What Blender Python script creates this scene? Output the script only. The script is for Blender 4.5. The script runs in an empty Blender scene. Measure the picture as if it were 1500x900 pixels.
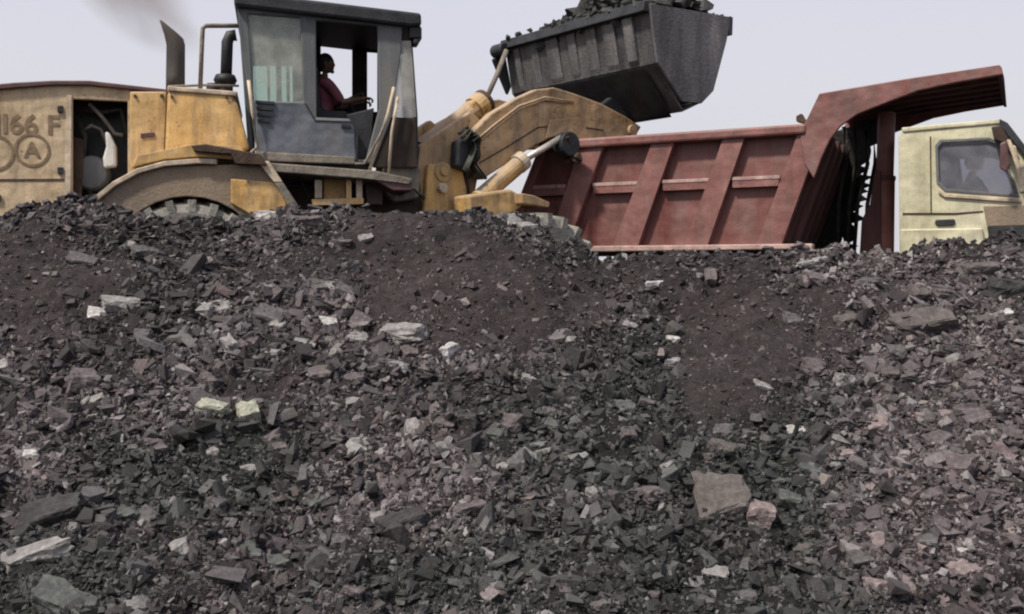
import bpy, bmesh, math, random
import numpy as np
from mathutils import Vector, Matrix, noise as mnoise
R = math.radians
random.seed(7); rng = np.random.default_rng(7)
sc = bpy.context.scene; COL = sc.collection

# ------------------------------------------------------------------ camera
CAM = Vector((0, 0, 1.6)); FPX = 1600.0; HOR = 410.0
TH = math.atan((450 - HOR) / FPX)
cd = bpy.data.cameras.new('camera'); cam = bpy.data.objects.new('camera', cd); COL.objects.link(cam)
cd.sensor_width = 36; cd.lens = 36 * FPX / 1500; cd.clip_end = 20000; cd.clip_start = .05
cam.location = CAM; cam.rotation_euler = (R(90) - TH, 0, 0); sc.camera = cam

# ------------------------------------------------------------------ world, sun, exposure
SUN_DIR = Vector((.42, .40, -.82)).normalized()          # the way the light travels
sun_el = math.asin(-SUN_DIR.z); sun_az = math.atan2(-SUN_DIR.x, -SUN_DIR.y)
w = bpy.data.worlds.new('World'); sc.world = w; w.use_nodes = True
nt = w.node_tree; bg = nt.nodes['Background']
sky = nt.nodes.new('ShaderNodeTexSky'); sky.sky_type = 'NISHITA'; sky.sun_disc = False
sky.sun_elevation = sun_el; sky.sun_rotation = sun_az; sky.dust_density = 6; sky.air_density = 1.2; sky.ozone_density = 2
hs = nt.nodes.new('ShaderNodeHueSaturation'); hs.inputs['Saturation'].default_value = .35; hs.inputs['Value'].default_value = .9
mx = nt.nodes.new('ShaderNodeMixRGB'); mx.inputs[0].default_value = .68; mx.inputs[2].default_value = (6.75, 6.75, 7.6, 1)  # milky haze over the blue
tcw = nt.nodes.new('ShaderNodeTexCoord'); sxw = nt.nodes.new('ShaderNodeSeparateXYZ'); nt.links.new(tcw.outputs['Generated'], sxw.inputs[0])
rw = nt.nodes.new('ShaderNodeValToRGB'); rw.color_ramp.elements[0].color = (.765, .75, .775, 1); rw.color_ramp.elements[1].position = .34; rw.color_ramp.elements[1].color = (.655, .66, .775, 1)
nw = nt.nodes.new('ShaderNodeTexNoise'); nw.inputs['Scale'].default_value = 3.2; nw.inputs['Detail'].default_value = 5; mw = nt.nodes.new('ShaderNodeMapping'); mw.inputs['Scale'].default_value = (1, 1, 3)
nt.links.new(tcw.outputs['Generated'], mw.inputs[0]); nt.links.new(mw.outputs[0], nw.inputs['Vector'])
aw = nt.nodes.new('ShaderNodeMath'); aw.operation = 'MULTIPLY_ADD'; aw.inputs[1].default_value = .22; nt.links.new(nw.outputs[0], aw.inputs[0]); sw = nt.nodes.new('ShaderNodeMath'); sw.operation = 'SUBTRACT'; sw.inputs[1].default_value = .11
nt.links.new(sxw.outputs[2], sw.inputs[0]); nt.links.new(sw.outputs[0], aw.inputs[2]); nt.links.new(aw.outputs[0], rw.inputs[0])
vw = nt.nodes.new('ShaderNodeVectorMath'); vw.operation = 'SCALE'; vw.inputs['Scale'].default_value = 10; nt.links.new(rw.outputs[0], vw.inputs[0]); nt.links.new(vw.outputs[0], mx.inputs[2])
nt.links.new(sky.outputs[0], hs.inputs['Color']); nt.links.new(hs.outputs[0], mx.inputs[1]); nt.links.new(mx.outputs[0], bg.inputs['Color'])
bg.inputs['Strength'].default_value = .1
sd = bpy.data.lights.new('sun', 'SUN'); sd.energy = 3.8; sd.angle = R(5); sd.color = (1, .92, .80)
sun = bpy.data.objects.new('sun', sd); COL.objects.link(sun); sun.rotation_euler = SUN_DIR.to_track_quat('-Z', 'Y').to_euler()
vs = sc.view_settings; vs.view_transform = 'Standard'; vs.look = 'None'; vs.gamma = 1; vs.exposure = .33; vs.use_curve_mapping = False

sc.cycles.filter_width = 2.1

# ------------------------------------------------------------------ materials
def lin(r, g, b):
    f = lambda c: (c / 255 / 12.92) if c <= 10 else ((c / 255 + .055) / 1.055) ** 2.4
    return (f(r), f(g), f(b))
def mat(name, c1, c2, c3=None, scale=4, rough=.7, bump=.15, metal=0, fine=40, dust=None, dust_amt=.5, streak=False, attr=None, spec=.35, grain=.14, grime=0):
    m = bpy.data.materials.new(name); m.use_nodes = True; t = m.node_tree; N = t.nodes; L = t.links
    b = N['Principled BSDF']; b.inputs['Roughness'].default_value = rough; b.inputs['Metallic'].default_value = metal
    b.inputs['Specular IOR Level'].default_value = spec
    tc = N.new('ShaderNodeTexCoord'); src = tc.outputs['Object']
    if streak:
        mp = N.new('ShaderNodeMapping'); mp.inputs['Scale'].default_value = (1, 1, .22); L.new(src, mp.inputs[0]); src2 = mp.outputs[0]
    else: src2 = src
    n1 = N.new('ShaderNodeTexNoise'); n1.inputs['Scale'].default_value = scale; n1.inputs['Detail'].default_value = 8; n1.inputs['Roughness'].default_value = .65
    L.new(src2, n1.inputs['Vector'])
    rp = N.new('ShaderNodeValToRGB'); e = rp.color_ramp.elements
    e[0].position = .36; e[0].color = (*c1, 1); e[1].position = .60; e[1].color = (*c2, 1)
    if c3: q = e.new(.70); q.color = (*c3, 1)
    L.new(n1.outputs[0], rp.inputs[0]); out = rp.outputs[0]
    n2 = N.new('ShaderNodeTexNoise'); n2.inputs['Scale'].default_value = fine; n2.inputs['Detail'].default_value = 6
    L.new(src, n2.inputs['Vector'])
    r2 = N.new('ShaderNodeMapRange'); r2.inputs[1].default_value = .3; r2.inputs[2].default_value = .7; r2.inputs[3].default_value = 1 - grain; r2.inputs[4].default_value = 1 + grain * .8
    L.new(n2.outputs[0], r2.inputs[0])
    mu = N.new('ShaderNodeMixRGB'); mu.blend_type = 'MULTIPLY'; mu.inputs[0].default_value = 1
    L.new(out, mu.inputs[1]); L.new(r2.outputs[0], mu.inputs[2]); out = mu.outputs[0]
    if attr:
        at = N.new('ShaderNodeAttribute'); at.attribute_name = attr
        m2 = N.new('ShaderNodeMixRGB'); m2.blend_type = 'MULTIPLY'; m2.inputs[0].default_value = 1
        L.new(out, m2.inputs[1]); L.new(at.outputs['Color'], m2.inputs[2]); out = m2.outputs[0]
    if grime:                                            # dirt washed down the panels and scuffed patches
        g1 = N.new('ShaderNodeMapping'); g1.inputs['Scale'].default_value = (2.6, 2.6, .5); g1.inputs['Location'].default_value = (3.1, 7.7, 1.3); L.new(src, g1.inputs[0])
        g2 = N.new('ShaderNodeTexNoise'); g2.inputs['Scale'].default_value = 2.2; g2.inputs['Detail'].default_value = 9; g2.inputs['Roughness'].default_value = .7; L.new(g1.outputs[0], g2.inputs['Vector'])
        g3 = N.new('ShaderNodeMapRange'); g3.inputs[1].default_value = .46; g3.inputs[2].default_value = .68; g3.inputs[4].default_value = grime; L.new(g2.outputs[0], g3.inputs[0])
        g4 = N.new('ShaderNodeMixRGB'); L.new(g3.outputs[0], g4.inputs[0]); L.new(out, g4.inputs[1]); g4.inputs[2].default_value = (.085, .068, .056, 1); out = g4.outputs[0]
        k1 = N.new('ShaderNodeTexNoise'); k1.inputs['Scale'].default_value = 7; k1.inputs['Detail'].default_value = 10; k1.inputs['Roughness'].default_value = .75; L.new(src, k1.inputs['Vector'])
        k2 = N.new('ShaderNodeMapRange'); k2.inputs[1].default_value = .60; k2.inputs[2].default_value = .655; k2.inputs[4].default_value = min(1, grime * 1.3); L.new(k1.outputs[0], k2.inputs[0])
        k3 = N.new('ShaderNodeMixRGB'); L.new(k2.outputs[0], k3.inputs[0]); L.new(out, k3.inputs[1]); k3.inputs[2].default_value = (.075, .042, .028, 1); out = k3.outputs[0]
    if dust:                                             # settled dust lies on faces that look up
        ge = N.new('ShaderNodeNewGeometry'); sx = N.new('ShaderNodeSeparateXYZ'); L.new(ge.outputs['Normal'], sx.inputs[0])
        ad = N.new('ShaderNodeMath'); ad.operation = 'MULTIPLY_ADD'; ad.inputs[1].default_value = .6; L.new(sx.outputs[2], ad.inputs[0])
        L.new(n1.outputs[0], ad.inputs[2])
        mr = N.new('ShaderNodeMapRange'); mr.inputs[1].default_value = .35; mr.inputs[2].default_value = .95; mr.inputs[4].default_value = dust_amt
        L.new(ad.outputs[0], mr.inputs[0])
        m3 = N.new('ShaderNodeMixRGB'); L.new(mr.outputs[0], m3.inputs[0]); L.new(out, m3.inputs[1]); m3.inputs[2].default_value = (*dust, 1); out = m3.outputs[0]
    L.new(out, b.inputs['Base Color'])
    if bump:
        bp = N.new('ShaderNodeBump'); bp.inputs['Strength'].default_value = bump; bp.inputs['Distance'].default_value = .03
        L.new(n2.outputs[0], bp.inputs['Height']); nrm_ = bp.outputs[0]
        if grime:                                        # dents
            d1 = N.new('ShaderNodeTexNoise'); d1.inputs['Scale'].default_value = 2.8; d1.inputs['Detail'].default_value = 2; L.new(src, d1.inputs['Vector'])
            d2 = N.new('ShaderNodeBump'); d2.inputs['Strength'].default_value = .45; d2.inputs['Distance'].default_value = .12; L.new(d1.outputs[0], d2.inputs['Height']); L.new(nrm_, d2.inputs['Normal']); nrm_ = d2.outputs[0]
        L.new(nrm_, b.inputs['Normal'])
    return m
def glass_mat(name, tint, dusty, dustcol):
    m = bpy.data.materials.new(name); m.use_nodes = True; t = m.node_tree; N = t.nodes; L = t.links
    N.remove(N['Principled BSDF']); o = N['Material Output']
    tr = N.new('ShaderNodeBsdfTransparent'); tr.inputs[0].default_value = (*tint, 1)
    gl = N.new('ShaderNodeBsdfGlossy'); gl.inputs['Roughness'].default_value = .08
    df = N.new('ShaderNodeBsdfDiffuse'); df.inputs[0].default_value = (*dustcol, 1)
    fr = N.new('ShaderNodeFresnel'); fr.inputs[0].default_value = 1.45
    a = N.new('ShaderNodeMixShader'); L.new(fr.outputs[0], a.inputs[0]); L.new(tr.outputs[0], a.inputs[1]); L.new(gl.outputs[0], a.inputs[2])
    tc = N.new('ShaderNodeTexCoord'); n = N.new('ShaderNodeTexNoise'); n.inputs['Scale'].default_value = 5; n.inputs['Detail'].default_value = 6; L.new(tc.outputs['Object'], n.inputs['Vector'])
    mr = N.new('ShaderNodeMapRange'); mr.inputs[1].default_value = .3; mr.inputs[2].default_value = .7; mr.inputs[3].default_value = dusty * .6; mr.inputs[4].default_value = dusty * 1.4; L.new(n.outputs[0], mr.inputs[0])
    c = N.new('ShaderNodeMixShader'); L.new(mr.outputs[0], c.inputs[0]); L.new(a.outputs[0], c.inputs[1]); L.new(df.outputs[0], c.inputs[2]); L.new(c.outputs[0], o.inputs['Surface'])
    return m
DUSTY = (.33, .27, .21)
M = {}
M['yellow'] = mat('dusty_yellow_paint', (.50, .295, .10), (.62, .39, .14), (.47, .33, .21), 2.2, .6, .12, dust=DUSTY, dust_amt=.7, streak=True, grime=0.75)
M['tan'] = mat('dusty_tan_paint', (.41, .30, .175), (.56, .43, .27), (.52, .34, .16), 2.0, .7, .12, dust=(.38, .31, .24), dust_amt=.7, streak=True, grime=0.55)
M['orange'] = mat('orange_yellow_paint', (.54, .31, .095), (.66, .415, .15), (.49, .33, .19), 2.5, .55, .12, dust=DUSTY, dust_amt=.5, streak=True, grime=0.7)
M['boom'] = mat('worn_boom_paint', (.36, .225, .11), (.47, .305, .15), (.36, .265, .18), 3.0, .65, .2, dust=DUSTY, dust_amt=.6, grime=0.7)
M['cream'] = mat('dusty_cream_paint', (.40, .32, .23), (.52, .43, .33), None, 6, .6, .1, grime=0.6)
M['liner'] = mat('dust_caked_liner', (.19, .15, .115), (.27, .205, .145), (.30, .17, .08), 1.3, .9, .3, streak=True)
M['maroon'] = mat('dark_maroon_paint', (.07, .035, .035), (.11, .06, .058), None, 4, .5, .1)
M['darkbrown'] = mat('grimy_brown_steel', (.035, .022, .016), (.07, .045, .03), (.10, .06, .04), 5, .8, .3)
M['black'] = mat('black_steel', (.012, .013, .016), (.028, .03, .035), None, 5, .55, .15)
M['cabgrey'] = mat('grey_cab_paint', (.068, .077, .086), (.115, .125, .135), (.15, .14, .125), 3, .6, .12, dust=(.2, .17, .14), dust_amt=.5, streak=True)
M['cabblue'] = mat('blue_grey_door_paint', (.085, .098, .125), (.125, .135, .155), (.16, .14, .125), 2.2, .55, .1, streak=True, grime=0.25)
M['interior'] = mat('dark_cab_lining', (.02, .014, .011), (.038, .024, .018), None, 4, .8, .1)
M['lining'] = mat('grey_brown_cab_lining', (.27, .285, .25), (.34, .355, .31), None, 3, .8, .1)
M['deckgrey'] = mat('dusty_grey_steel', (.13, .12, .10), (.23, .20, .165), (.11, .09, .07), 5, .8, .25, grime=0.6)
M['exhaust'] = mat('sooty_steel', (.06, .055, .048), (.10, .09, .078), (.12, .075, .05), 5, .7, .2, streak=True)
M['rubber'] = mat('dusty_tyre_rubber', (.15, .145, .132), (.26, .25, .225), (.10, .096, .09), 5, .95, .4)
M['bucket'] = mat('shaded_scoured_steel', (.03, .029, .03), (.105, .10, .10), (.19, .178, .17), 3.2, .65, .35, streak=True, fine=25)  # darker shell steel; shade on the back and between ribs is in the colour
M['bucketside'] = mat('lit_bucket_steel', (.065, .063, .065), (.145, .14, .142), (.22, .21, .205), 2.8, .7, .3, streak=True, fine=25)  # lighter copy of the steel; lit look of side plates and ribs painted in
M['red'] = mat('oxide_red_paint', (.11, .030, .025), (.152, .043, .037), (.17, .064, .048), 2.0, .6, .12, dust=(.30, .20, .19), dust_amt=.6, streak=True, grime=0.6)
M['redrib'] = mat('worn_red_paint', (.165, .062, .055), (.22, .088, .08), (.225, .118, .102), 2.4, .6, .15, dust=(.30, .20, .18), dust_amt=.5, streak=True, grime=0.55)
M['redcan'] = mat('faded_red_paint', (.14, .044, .040), (.19, .063, .057), (.185, .09, .08), 2.2, .6, .12, dust=(.3, .22, .21), dust_amt=.5, grime=0.6)
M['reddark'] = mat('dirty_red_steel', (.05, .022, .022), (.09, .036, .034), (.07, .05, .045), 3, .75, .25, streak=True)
M['rail'] = mat('pale_rail_paint', (.34, .21, .19), (.42, .30, .27), None, 6, .6, .2, grime=0.5)  # pale rail colour; on the mid rails it paints light along the top
M['truckyellow'] = mat('pale_yellow_paint', (.46, .435, .29), (.55, .525, .37), (.49, .48, .36), 2.0, .5, .06, dust=(.5, .46, .36), dust_amt=.5, streak=True, grime=0.35)
M['rubbish'] = mat('black_sheeting', (.012, .011, .012), (.035, .03, .03), None, 9, .85, .5)
M['white'] = mat('off_white_plastic', (.45, .44, .41), (.6, .59, .56), None, 6, .5, .05)
M['hose'] = mat('black_rubber_hose', (.012, .012, .011), (.04, .042, .035), None, 12, .6, .2)
M['chrome'] = mat('polished_rod', (.42, .38, .34), (.55, .5, .46), None, 5, .35, .03, metal=.5)
M['letter'] = mat('brown_lettering', (.15, .10, .06), (.22, .155, .095), None, 14, .8, .1)
M['skin'] = mat('skin', (.10, .05, .032), (.14, .075, .05), None, 6, .55, .05)
M['skin_pale'] = mat('skin_pale', (.45, .35, .29), (.52, .42, .35), None, 6, .55, .05)
M['hair'] = mat('black_hair', (.006, .005, .005), (.014, .012, .012), None, 30, .6, .3)
M['shirt'] = mat('maroon_cloth', (.15, .04, .06), (.21, .065, .09), None, 8, .9, .2)
M['shirt_pale'] = mat('pale_blue_cloth', (.36, .40, .48), (.46, .50, .58), None, 8, .9, .2)
M['trousers'] = mat('dark_cloth', (.02, .02, .026), (.04, .04, .05), None, 8, .9, .2)
M['glass_loader'] = glass_mat('dusty_cab_glass', (.92, .97, .94), .40, (.50, .52, .47))
M['glass_far'] = glass_mat('greenish_glass', (.74, .93, .86), .10, (.4, .45, .42))
M['glass_front'] = glass_mat('grey_dusty_glass', (.80, .81, .80), .45, (.52, .50, .46))
M['glass_truck'] = glass_mat('truck_window_glass', (.55, .57, .64), .44, (.25, .25, .285))
M['curtain'] = mat('green_cloth', (.07, .14, .115), (.11, .19, .16), None, 5, .8, .1)
M['lamp'] = mat('lamp_lens', (.3, .3, .28), (.4, .4, .38), None, 5, .2, .02)

# ------------------------------------------------------------------ objects and frames
def tag(o, label=None, cat=None, group=None, kind=None):
    if label: o['label'] = label
    if cat: o['category'] = cat
    if group: o['group'] = group
    if kind: o['kind'] = kind
    return o
def ray(px, py):
    x, y = px - 750, -(py - 450)
    return Vector((x, FPX * math.cos(TH) + y * math.sin(TH), -FPX * math.sin(TH) + y * math.cos(TH)))
class Frame:
    """a vehicle's own axes: x forward, y to its left (away from us), z up; pt() measures a photo point on the plane y"""
    def __init__(s, o, yaw):
        s.M = Matrix.Translation(o) @ Matrix.Rotation(yaw, 4, 'Z'); s.I = s.M.inverted()
    def pt(s, p, y):
        c = s.I @ CAM; d = s.I.to_3x3() @ ray(*p); k = (y - c.y) / d.y
        q = c + d * k; return Vector((q.x, y, q.z))
WORLD = {}
def link(name, me, m=None, parent=None, frame=None, bevel=0, smooth=False):
    o = bpy.data.objects.new(name, me); COL.objects.link(o)
    mw = frame.M if frame else Matrix.Identity(4)
    if parent is not None:
        o.parent = parent; o.matrix_basis = WORLD[parent.name].inverted() @ mw
    else: o.matrix_basis = mw
    WORLD[o.name] = mw
    if m is not None and not me.materials: me.materials.append(M[m] if isinstance(m, str) else m)
    if bevel:
        b = o.modifiers.new('bevel', 'BEVEL'); b.width = bevel; b.segments = 2; b.limit_method = 'ANGLE'; b.angle_limit = R(40)
    if smooth:
        for p in me.polygons: p.use_smooth = True
    return o
def empty(name, frame):
    o = bpy.data.objects.new(name, None); COL.objects.link(o); o.matrix_basis = frame.M; WORLD[o.name] = frame.M; o.empty_display_size = .2
    return o
class MB:
    def __init__(s): s.bm = bmesh.new()
    def prism(s, F, pts, y0, y1, holes=(), plane=None, loc=False):
        bm = s.bm; yp = y0 if plane is None else plane; edges = []; vs_ = []
        for loop in [pts, *holes]:
            ps = [Vector((p[0], y0, p[1])) for p in loop] if loc else [F.pt(p, yp) for p in loop]
            v = [bm.verts.new((p.x, y0, p.z)) for p in ps]; vs_ += v
            edges += [bm.edges.new((v[i], v[(i + 1) % len(v)])) for i in range(len(v))]
        f = bmesh.ops.triangle_fill(bm, edges=edges, use_beauty=True, use_dissolve=False)['geom']
        fs = [g for g in f if isinstance(g, bmesh.types.BMFace)]
        ex = bmesh.ops.extrude_face_region(bm, geom=fs)['geom']
        bmesh.ops.translate(bm, verts=[g for g in ex if isinstance(g, bmesh.types.BMVert)], vec=(0, y1 - y0, 0))
        bmesh.ops.recalc_face_normals(bm, faces=bm.faces)
        bmesh.ops.dissolve_limit(bm, angle_limit=.01, verts=vs_, edges=edges)
        return s
    def box(s, a, b):
        q = bmesh.ops.create_cube(s.bm, size=1)['verts']
        for v in q: v.co = Vector([(a[i] + b[i]) / 2 + v.co[i] * (b[i] - a[i]) for i in range(3)])
        return s
    def tube(s, pts, r, n=10, cap=True):
        pts = [Vector(p) for p in pts]; rings = []; rr = r if isinstance(r, (list, tuple)) else [r] * len(pts)
        for i, p in enumerate(pts):
            d = (pts[min(i + 1, len(pts) - 1)] - pts[max(i - 1, 0)]).normalized()
            q = d.to_track_quat('Z', 'Y')
            rings.append([s.bm.verts.new(p + q @ Vector((rr[i] * math.cos(2 * math.pi * k / n), rr[i] * math.sin(2 * math.pi * k / n), 0))) for k in range(n)])
        for a, b in zip(rings, rings[1:]):
            for k in range(n): s.bm.faces.new((a[k], a[(k + 1) % n], b[(k + 1) % n], b[k]))
        if cap:
            s.bm.faces.new(rings[0][::-1]); s.bm.faces.new(rings[-1])
        return s
    def lathe(s, c, prof, n=32, axis='y', cap=True):
        rings = []
        for (r, h) in prof:
            ring = []
            for k in range(n):
                a = 2 * math.pi * k / n
                p = Vector((r * math.cos(a), h, r * math.sin(a))) if axis == 'y' else Vector((r * math.cos(a), r * math.sin(a), h))
                ring.append(s.bm.verts.new(Vector(c) + p))
            rings.append(ring)
        for a, b in zip(rings, rings[1:]):
            for k in range(n): s.bm.faces.new((a[k], a[(k + 1) % n], b[(k + 1) % n], b[k]))
        if not cap: return s
        if prof[0][0] > 1e-4: s.bm.faces.new(rings[0])
        if prof[-1][0] > 1e-4: s.bm.faces.new(rings[-1])
        return s
    def hull(s, c, r, n=14, seed=0, squash=(1, 1, 1)):
        rd = random.Random(seed); vs_ = []
        for _ in range(n):
            d = Vector((rd.gauss(0, 1), rd.gauss(0, 1), rd.gauss(0, 1))).normalized() * r * rd.uniform(.75, 1.1)
            vs_.append(s.bm.verts.new(Vector(c) + Vector((d.x * squash[0], d.y * squash[1], d.z * squash[2]))))
        o = bmesh.ops.convex_hull(s.bm, input=vs_)
        bmesh.ops.delete(s.bm, geom=list({g for g in o['geom_interior'] + o['geom_unused'] if isinstance(g, bmesh.types.BMVert)}), context='VERTS')
        return s
    def mesh(s, name):
        bmesh.ops.recalc_face_normals(s.bm, faces=s.bm.faces)
        me = bpy.data.meshes.new(name); s.bm.to_mesh(me); s.bm.free(); return me
    def build(s, name, m, parent=None, frame=None, bevel=0, smooth=False): return link(name, s.mesh(name), m, parent, frame, bevel, smooth)
def band(pts, wdt):
    """a closed strip of width wdt under an open polyline of photo points"""
    out = []
    for i, p in enumerate(pts):
        a = pts[max(i - 1, 0)]; b = pts[min(i + 1, len(pts) - 1)]; dx, dy = b[0] - a[0], b[1] - a[1]; l = math.hypot(dx, dy)
        out.append((p[0] - dy / l * wdt, p[1] + dx / l * wdt))
    return list(pts) + out[::-1]

# ------------------------------------------------------------------ the ground: one sheet with the heap rising out of it
def vnoise(x, y, f, seed):
    x = np.asarray(x) * f + seed * 17.3; y = np.asarray(y) * f - seed * 9.1
    xi = np.floor(x).astype(np.int64); yi = np.floor(y).astype(np.int64); xf = x - xi; yf = y - yi
    def h(a, b):
        n = (a * 374761393 + b * 668265263 + seed * 1442695) & 0x7fffffff
        n = ((n ^ (n >> 13)) * 1274126177) & 0x7fffffff
        return ((n ^ (n >> 16)) & 0xffff) / 65535.0
    u = xf * xf * (3 - 2 * xf); v = yf * yf * (3 - 2 * yf)
    return (h(xi, yi) * (1 - u) + h(xi + 1, yi) * u) * (1 - v) + (h(xi, yi + 1) * (1 - u) + h(xi + 1, yi + 1) * u) * v - .5
CREST = [(-900, 330), (-300, 305), (0, 322), (60, 311), (105, 299), (150, 306), (200, 318), (270, 324), (340, 324), (400, 320), (450, 314), (560, 313), (640, 313), (720, 313), (780, 320), (810, 338), (850, 356), (885, 377), (1000, 376), (1150, 376), (1185, 366), (1250, 372), (1310, 374), (1360, 367), (1410, 359), (1460, 352), (1600, 342), (2000, 350), (2700, 380)]
def cells(x, y, f, seed):
    """broken-rock relief: every cell is a small tilted plate with its own height"""
    x = np.asarray(x, float) * f; y = np.asarray(y, float) * f; xi = np.floor(x); yi = np.floor(y); best = np.full(x.shape, 9.); out = np.zeros(x.shape)
    def h(a, b, k):
        n = (a.astype(np.int64) * 374761393 + b.astype(np.int64) * 668265263 + (seed * 7 + k) * 1442695041) & 0x7fffffff
        n = ((n ^ (n >> 13)) * 1274126177) & 0x7fffffff; return ((n ^ (n >> 16)) & 0xffff) / 65535.0
    for dx in (-1, 0, 1):
        for dy in (-1, 0, 1):
            a, b = xi + dx, yi + dy; cx, cy = a + h(a, b, 1), b + h(a, b, 2); ux, uy = x - cx, y - cy; d = ux * ux + uy * uy
            v = (h(a, b, 3) - .5) + (h(a, b, 4) - .5) * ux * 1.3 + (h(a, b, 5) - .62) * uy * 1.3
            m_ = d < best; best = np.where(m_, d, best); out = np.where(m_, v, out)
    return out
DC = 9.9
CX = np.array([(p - 750) / FPX * DC for p, _ in CREST]); CZ = np.array([1.6 + (HOR - q) / FPX * DC for _, q in CREST])
def soil_of(px, py):
    s = np.zeros_like(px); px = px + 110 * vnoise(px, py, 1 / 70., 41) + 60 * vnoise(px, py, 1 / 26., 43); py = py + 70 * vnoise(px, py, 1 / 60., 42) + 40 * vnoise(px, py, 1 / 24., 44)
    for (cx, cy, rx, ry, k) in [(50, 410, 125, 110, 1), (700, 415, 220, 90, 1), (1090, 500, 160, 130, 1), (430, 560, 80, 55, .7), (590, 345, 130, 32, .9), (960, 400, 120, 40, .7), (420, 395, 110, 55, .6), (880, 400, 80, 45, .8)]:
        s = np.maximum(s, k * np.clip(1.45 - 1.45 * (((px - cx) / rx) ** 2 + ((py - cy) / ry) ** 2), 0, .9))
    return s
def green_of(px, py):
    s = np.zeros_like(px)
    for (cx, cy, rx, ry) in [(900, 640, 300, 130), (1150, 690, 170, 150), (60, 850, 200, 100), (800, 830, 420, 110), (280, 690, 220, 100), (880, 360, 100, 40), (960, 520, 80, 60), (1130, 880, 200, 70)]:
        s = np.maximum(s, np.clip(1.5 - 1.5 * (((px - cx) / rx) ** 2 + ((py - cy) / ry) ** 2), 0, 1))
    return s
def mauve_of(px, py):
    s = np.zeros_like(px)
    for (cx, cy, rx, ry) in [(1400, 640, 240, 300), (1320, 400, 220, 80), (600, 700, 160, 130), (230, 600, 130, 50), (40, 660, 100, 60), (560, 460, 140, 80)]:
        s = np.maximum(s, np.clip(1.5 - 1.5 * (((px - cx) / rx) ** 2 + ((py - cy) / ry) ** 2), 0, 1))
    return s
def project(x, y, z):
    dy = y; dz = z - CAM.z
    f = dy * math.cos(TH) - dz * math.sin(TH); u = dy * math.sin(TH) + dz * math.cos(TH)
    f = np.where(np.abs(f) < .05, .05, f)
    return 750 + FPX * x / f, 450 - FPX * u / f
def height(x, y, detail=True):
    x = np.asarray(x, float); y = np.asarray(y, float)
    zc = np.interp(x, CX, CZ)
    zc = np.where(np.abs(x) > 9, zc * np.clip(1 - (np.abs(x) - 9) / 6, 0, 1), zc)
    plat = np.interp(x, [-3.4, .6], [.68, .49]) * np.clip(1 - (np.abs(x) - 12) / 20, 0, 1) * np.clip(1 - (y - 22) / 30, 0, 1)
    t = np.clip((y - 4.7) / (DC - 4.7), 0, 1)
    front = zc * (t ** 1.06)
    s = np.clip((y - DC) / 1.05, 0, 1); s = s * s * (3 - 2 * s)
    back = zc * (1 - s) + plat * s
    z = np.where(y < DC, front, back)
    if detail:
        px, py = project(x, y, z)
        so = soil_of(px, py)
        amp = np.clip((y - 3.2) / 1.2, 0.15, 1) * np.where(y > DC + 1.1, .25, 1) * np.clip(1.4 - (np.abs(x) - 9) / 4, .1, 1)
        a1 = amp * np.where((y > DC - .5) & (y < DC + .6), .35, 1)
        z = z + a1 * (.20 * vnoise(x, y, 1.1, 1) + .13 * vnoise(x, y, 2.3, 2)) + amp * (1 - .45 * so) * (.07 * vnoise(x, y, 5, 3) + .05 * vnoise(x, y, 10, 4) + np.where((np.abs(x) < 8.3) & (y > 3) & (y < 12), .085 * cells(x, y, 4.2, 3) + .060 * cells(x + .03 * y, y * 1.3, 9.5, 4), 0)) + amp * (.016 * vnoise(x, y, 44, 6) + .014 * (1 - .8 * so) * vnoise(x, y, 80, 7))
    return z
def tint_of(px, py, x, y):
    so = soil_of(px, py)[:, None]; gr = green_of(px, py)[:, None]; mv = mauve_of(px, py)[:, None]
    base = np.array([.046, .039, .0415])[None]
    c = base * (1 + 1.2 * vnoise(x, y, 1.7, 9)[:, None])
    c = c * (1 - gr * .75) + np.array([.0265, .0305, .0285])[None] * gr * .75
    c = c * (1 - mv * .7) + np.array([.084, .070, .073])[None] * mv * .7
    c = c * (1 - so * .85) + np.array([.050, .0405, .0405])[None] * so * .85 * (1 + .5 * vnoise(x, y, 3.1, 12)[:, None])
    return c * .80
def add_colors(me, cols):
    a = me.color_attributes.new('tint', 'FLOAT_COLOR', 'POINT')
    buf = np.ones((len(cols), 4), np.float32); buf[:, :3] = cols; a.data.foreach_set('color', buf.ravel())
gx = np.concatenate([-np.geomspace(4000, 8.2, 45), np.arange(-8, 8.001, .026), np.geomspace(8.2, 4000, 45)])
gy = np.concatenate([-np.geomspace(4000, .5, 30), np.arange(0, 3.4, .25), np.arange(3.4, 11.2, .026), np.arange(11.3, 18, .22), np.geomspace(18.4, 6000, 40)])
GX, GY = np.meshgrid(gx, gy); X = GX.ravel(); Y = GY.ravel(); Z = height(X, Y)
me = bpy.data.meshes.new('ground'); nx, ny = len(gx), len(gy)
me.vertices.add(nx * ny); me.vertices.foreach_set('co', np.stack([X, Y, Z], 1).astype(np.float32).ravel())
i = np.arange(nx * ny).reshape(ny, nx)
q = np.stack([i[:-1, :-1], i[:-1, 1:], i[1:, 1:], i[1:, :-1]], -1).reshape(-1, 4)
me.loops.add(q.size); me.loops.foreach_set('vertex_index', q.ravel().astype(np.int32))
me.polygons.add(len(q)); me.polygons.foreach_set('loop_start', np.arange(0, q.size, 4, dtype=np.int32)); me.update(); me.validate()
PX, PY = project(X, Y, Z); add_colors(me, tint_of(PX, PY, X, Y) * (.58 + .42 * soil_of(PX, PY))[:, None])  # dark fines outside the soil; the tint also paints shade into chip gaps
M['ground'] = mat('coal_spoil', (.62, .61, .61), (1.1, 1.09, 1.09), (1.6, 1.58, 1.56), 9, .92, .9, fine=70, attr='tint', spec=.2, grain=.35)
M['chip'] = mat('coal_rubble', (.75, .75, .75), (1.25, 1.25, 1.25), None, 11, .75, .25, fine=60, attr='tint', spec=.4, grain=.3)
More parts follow.
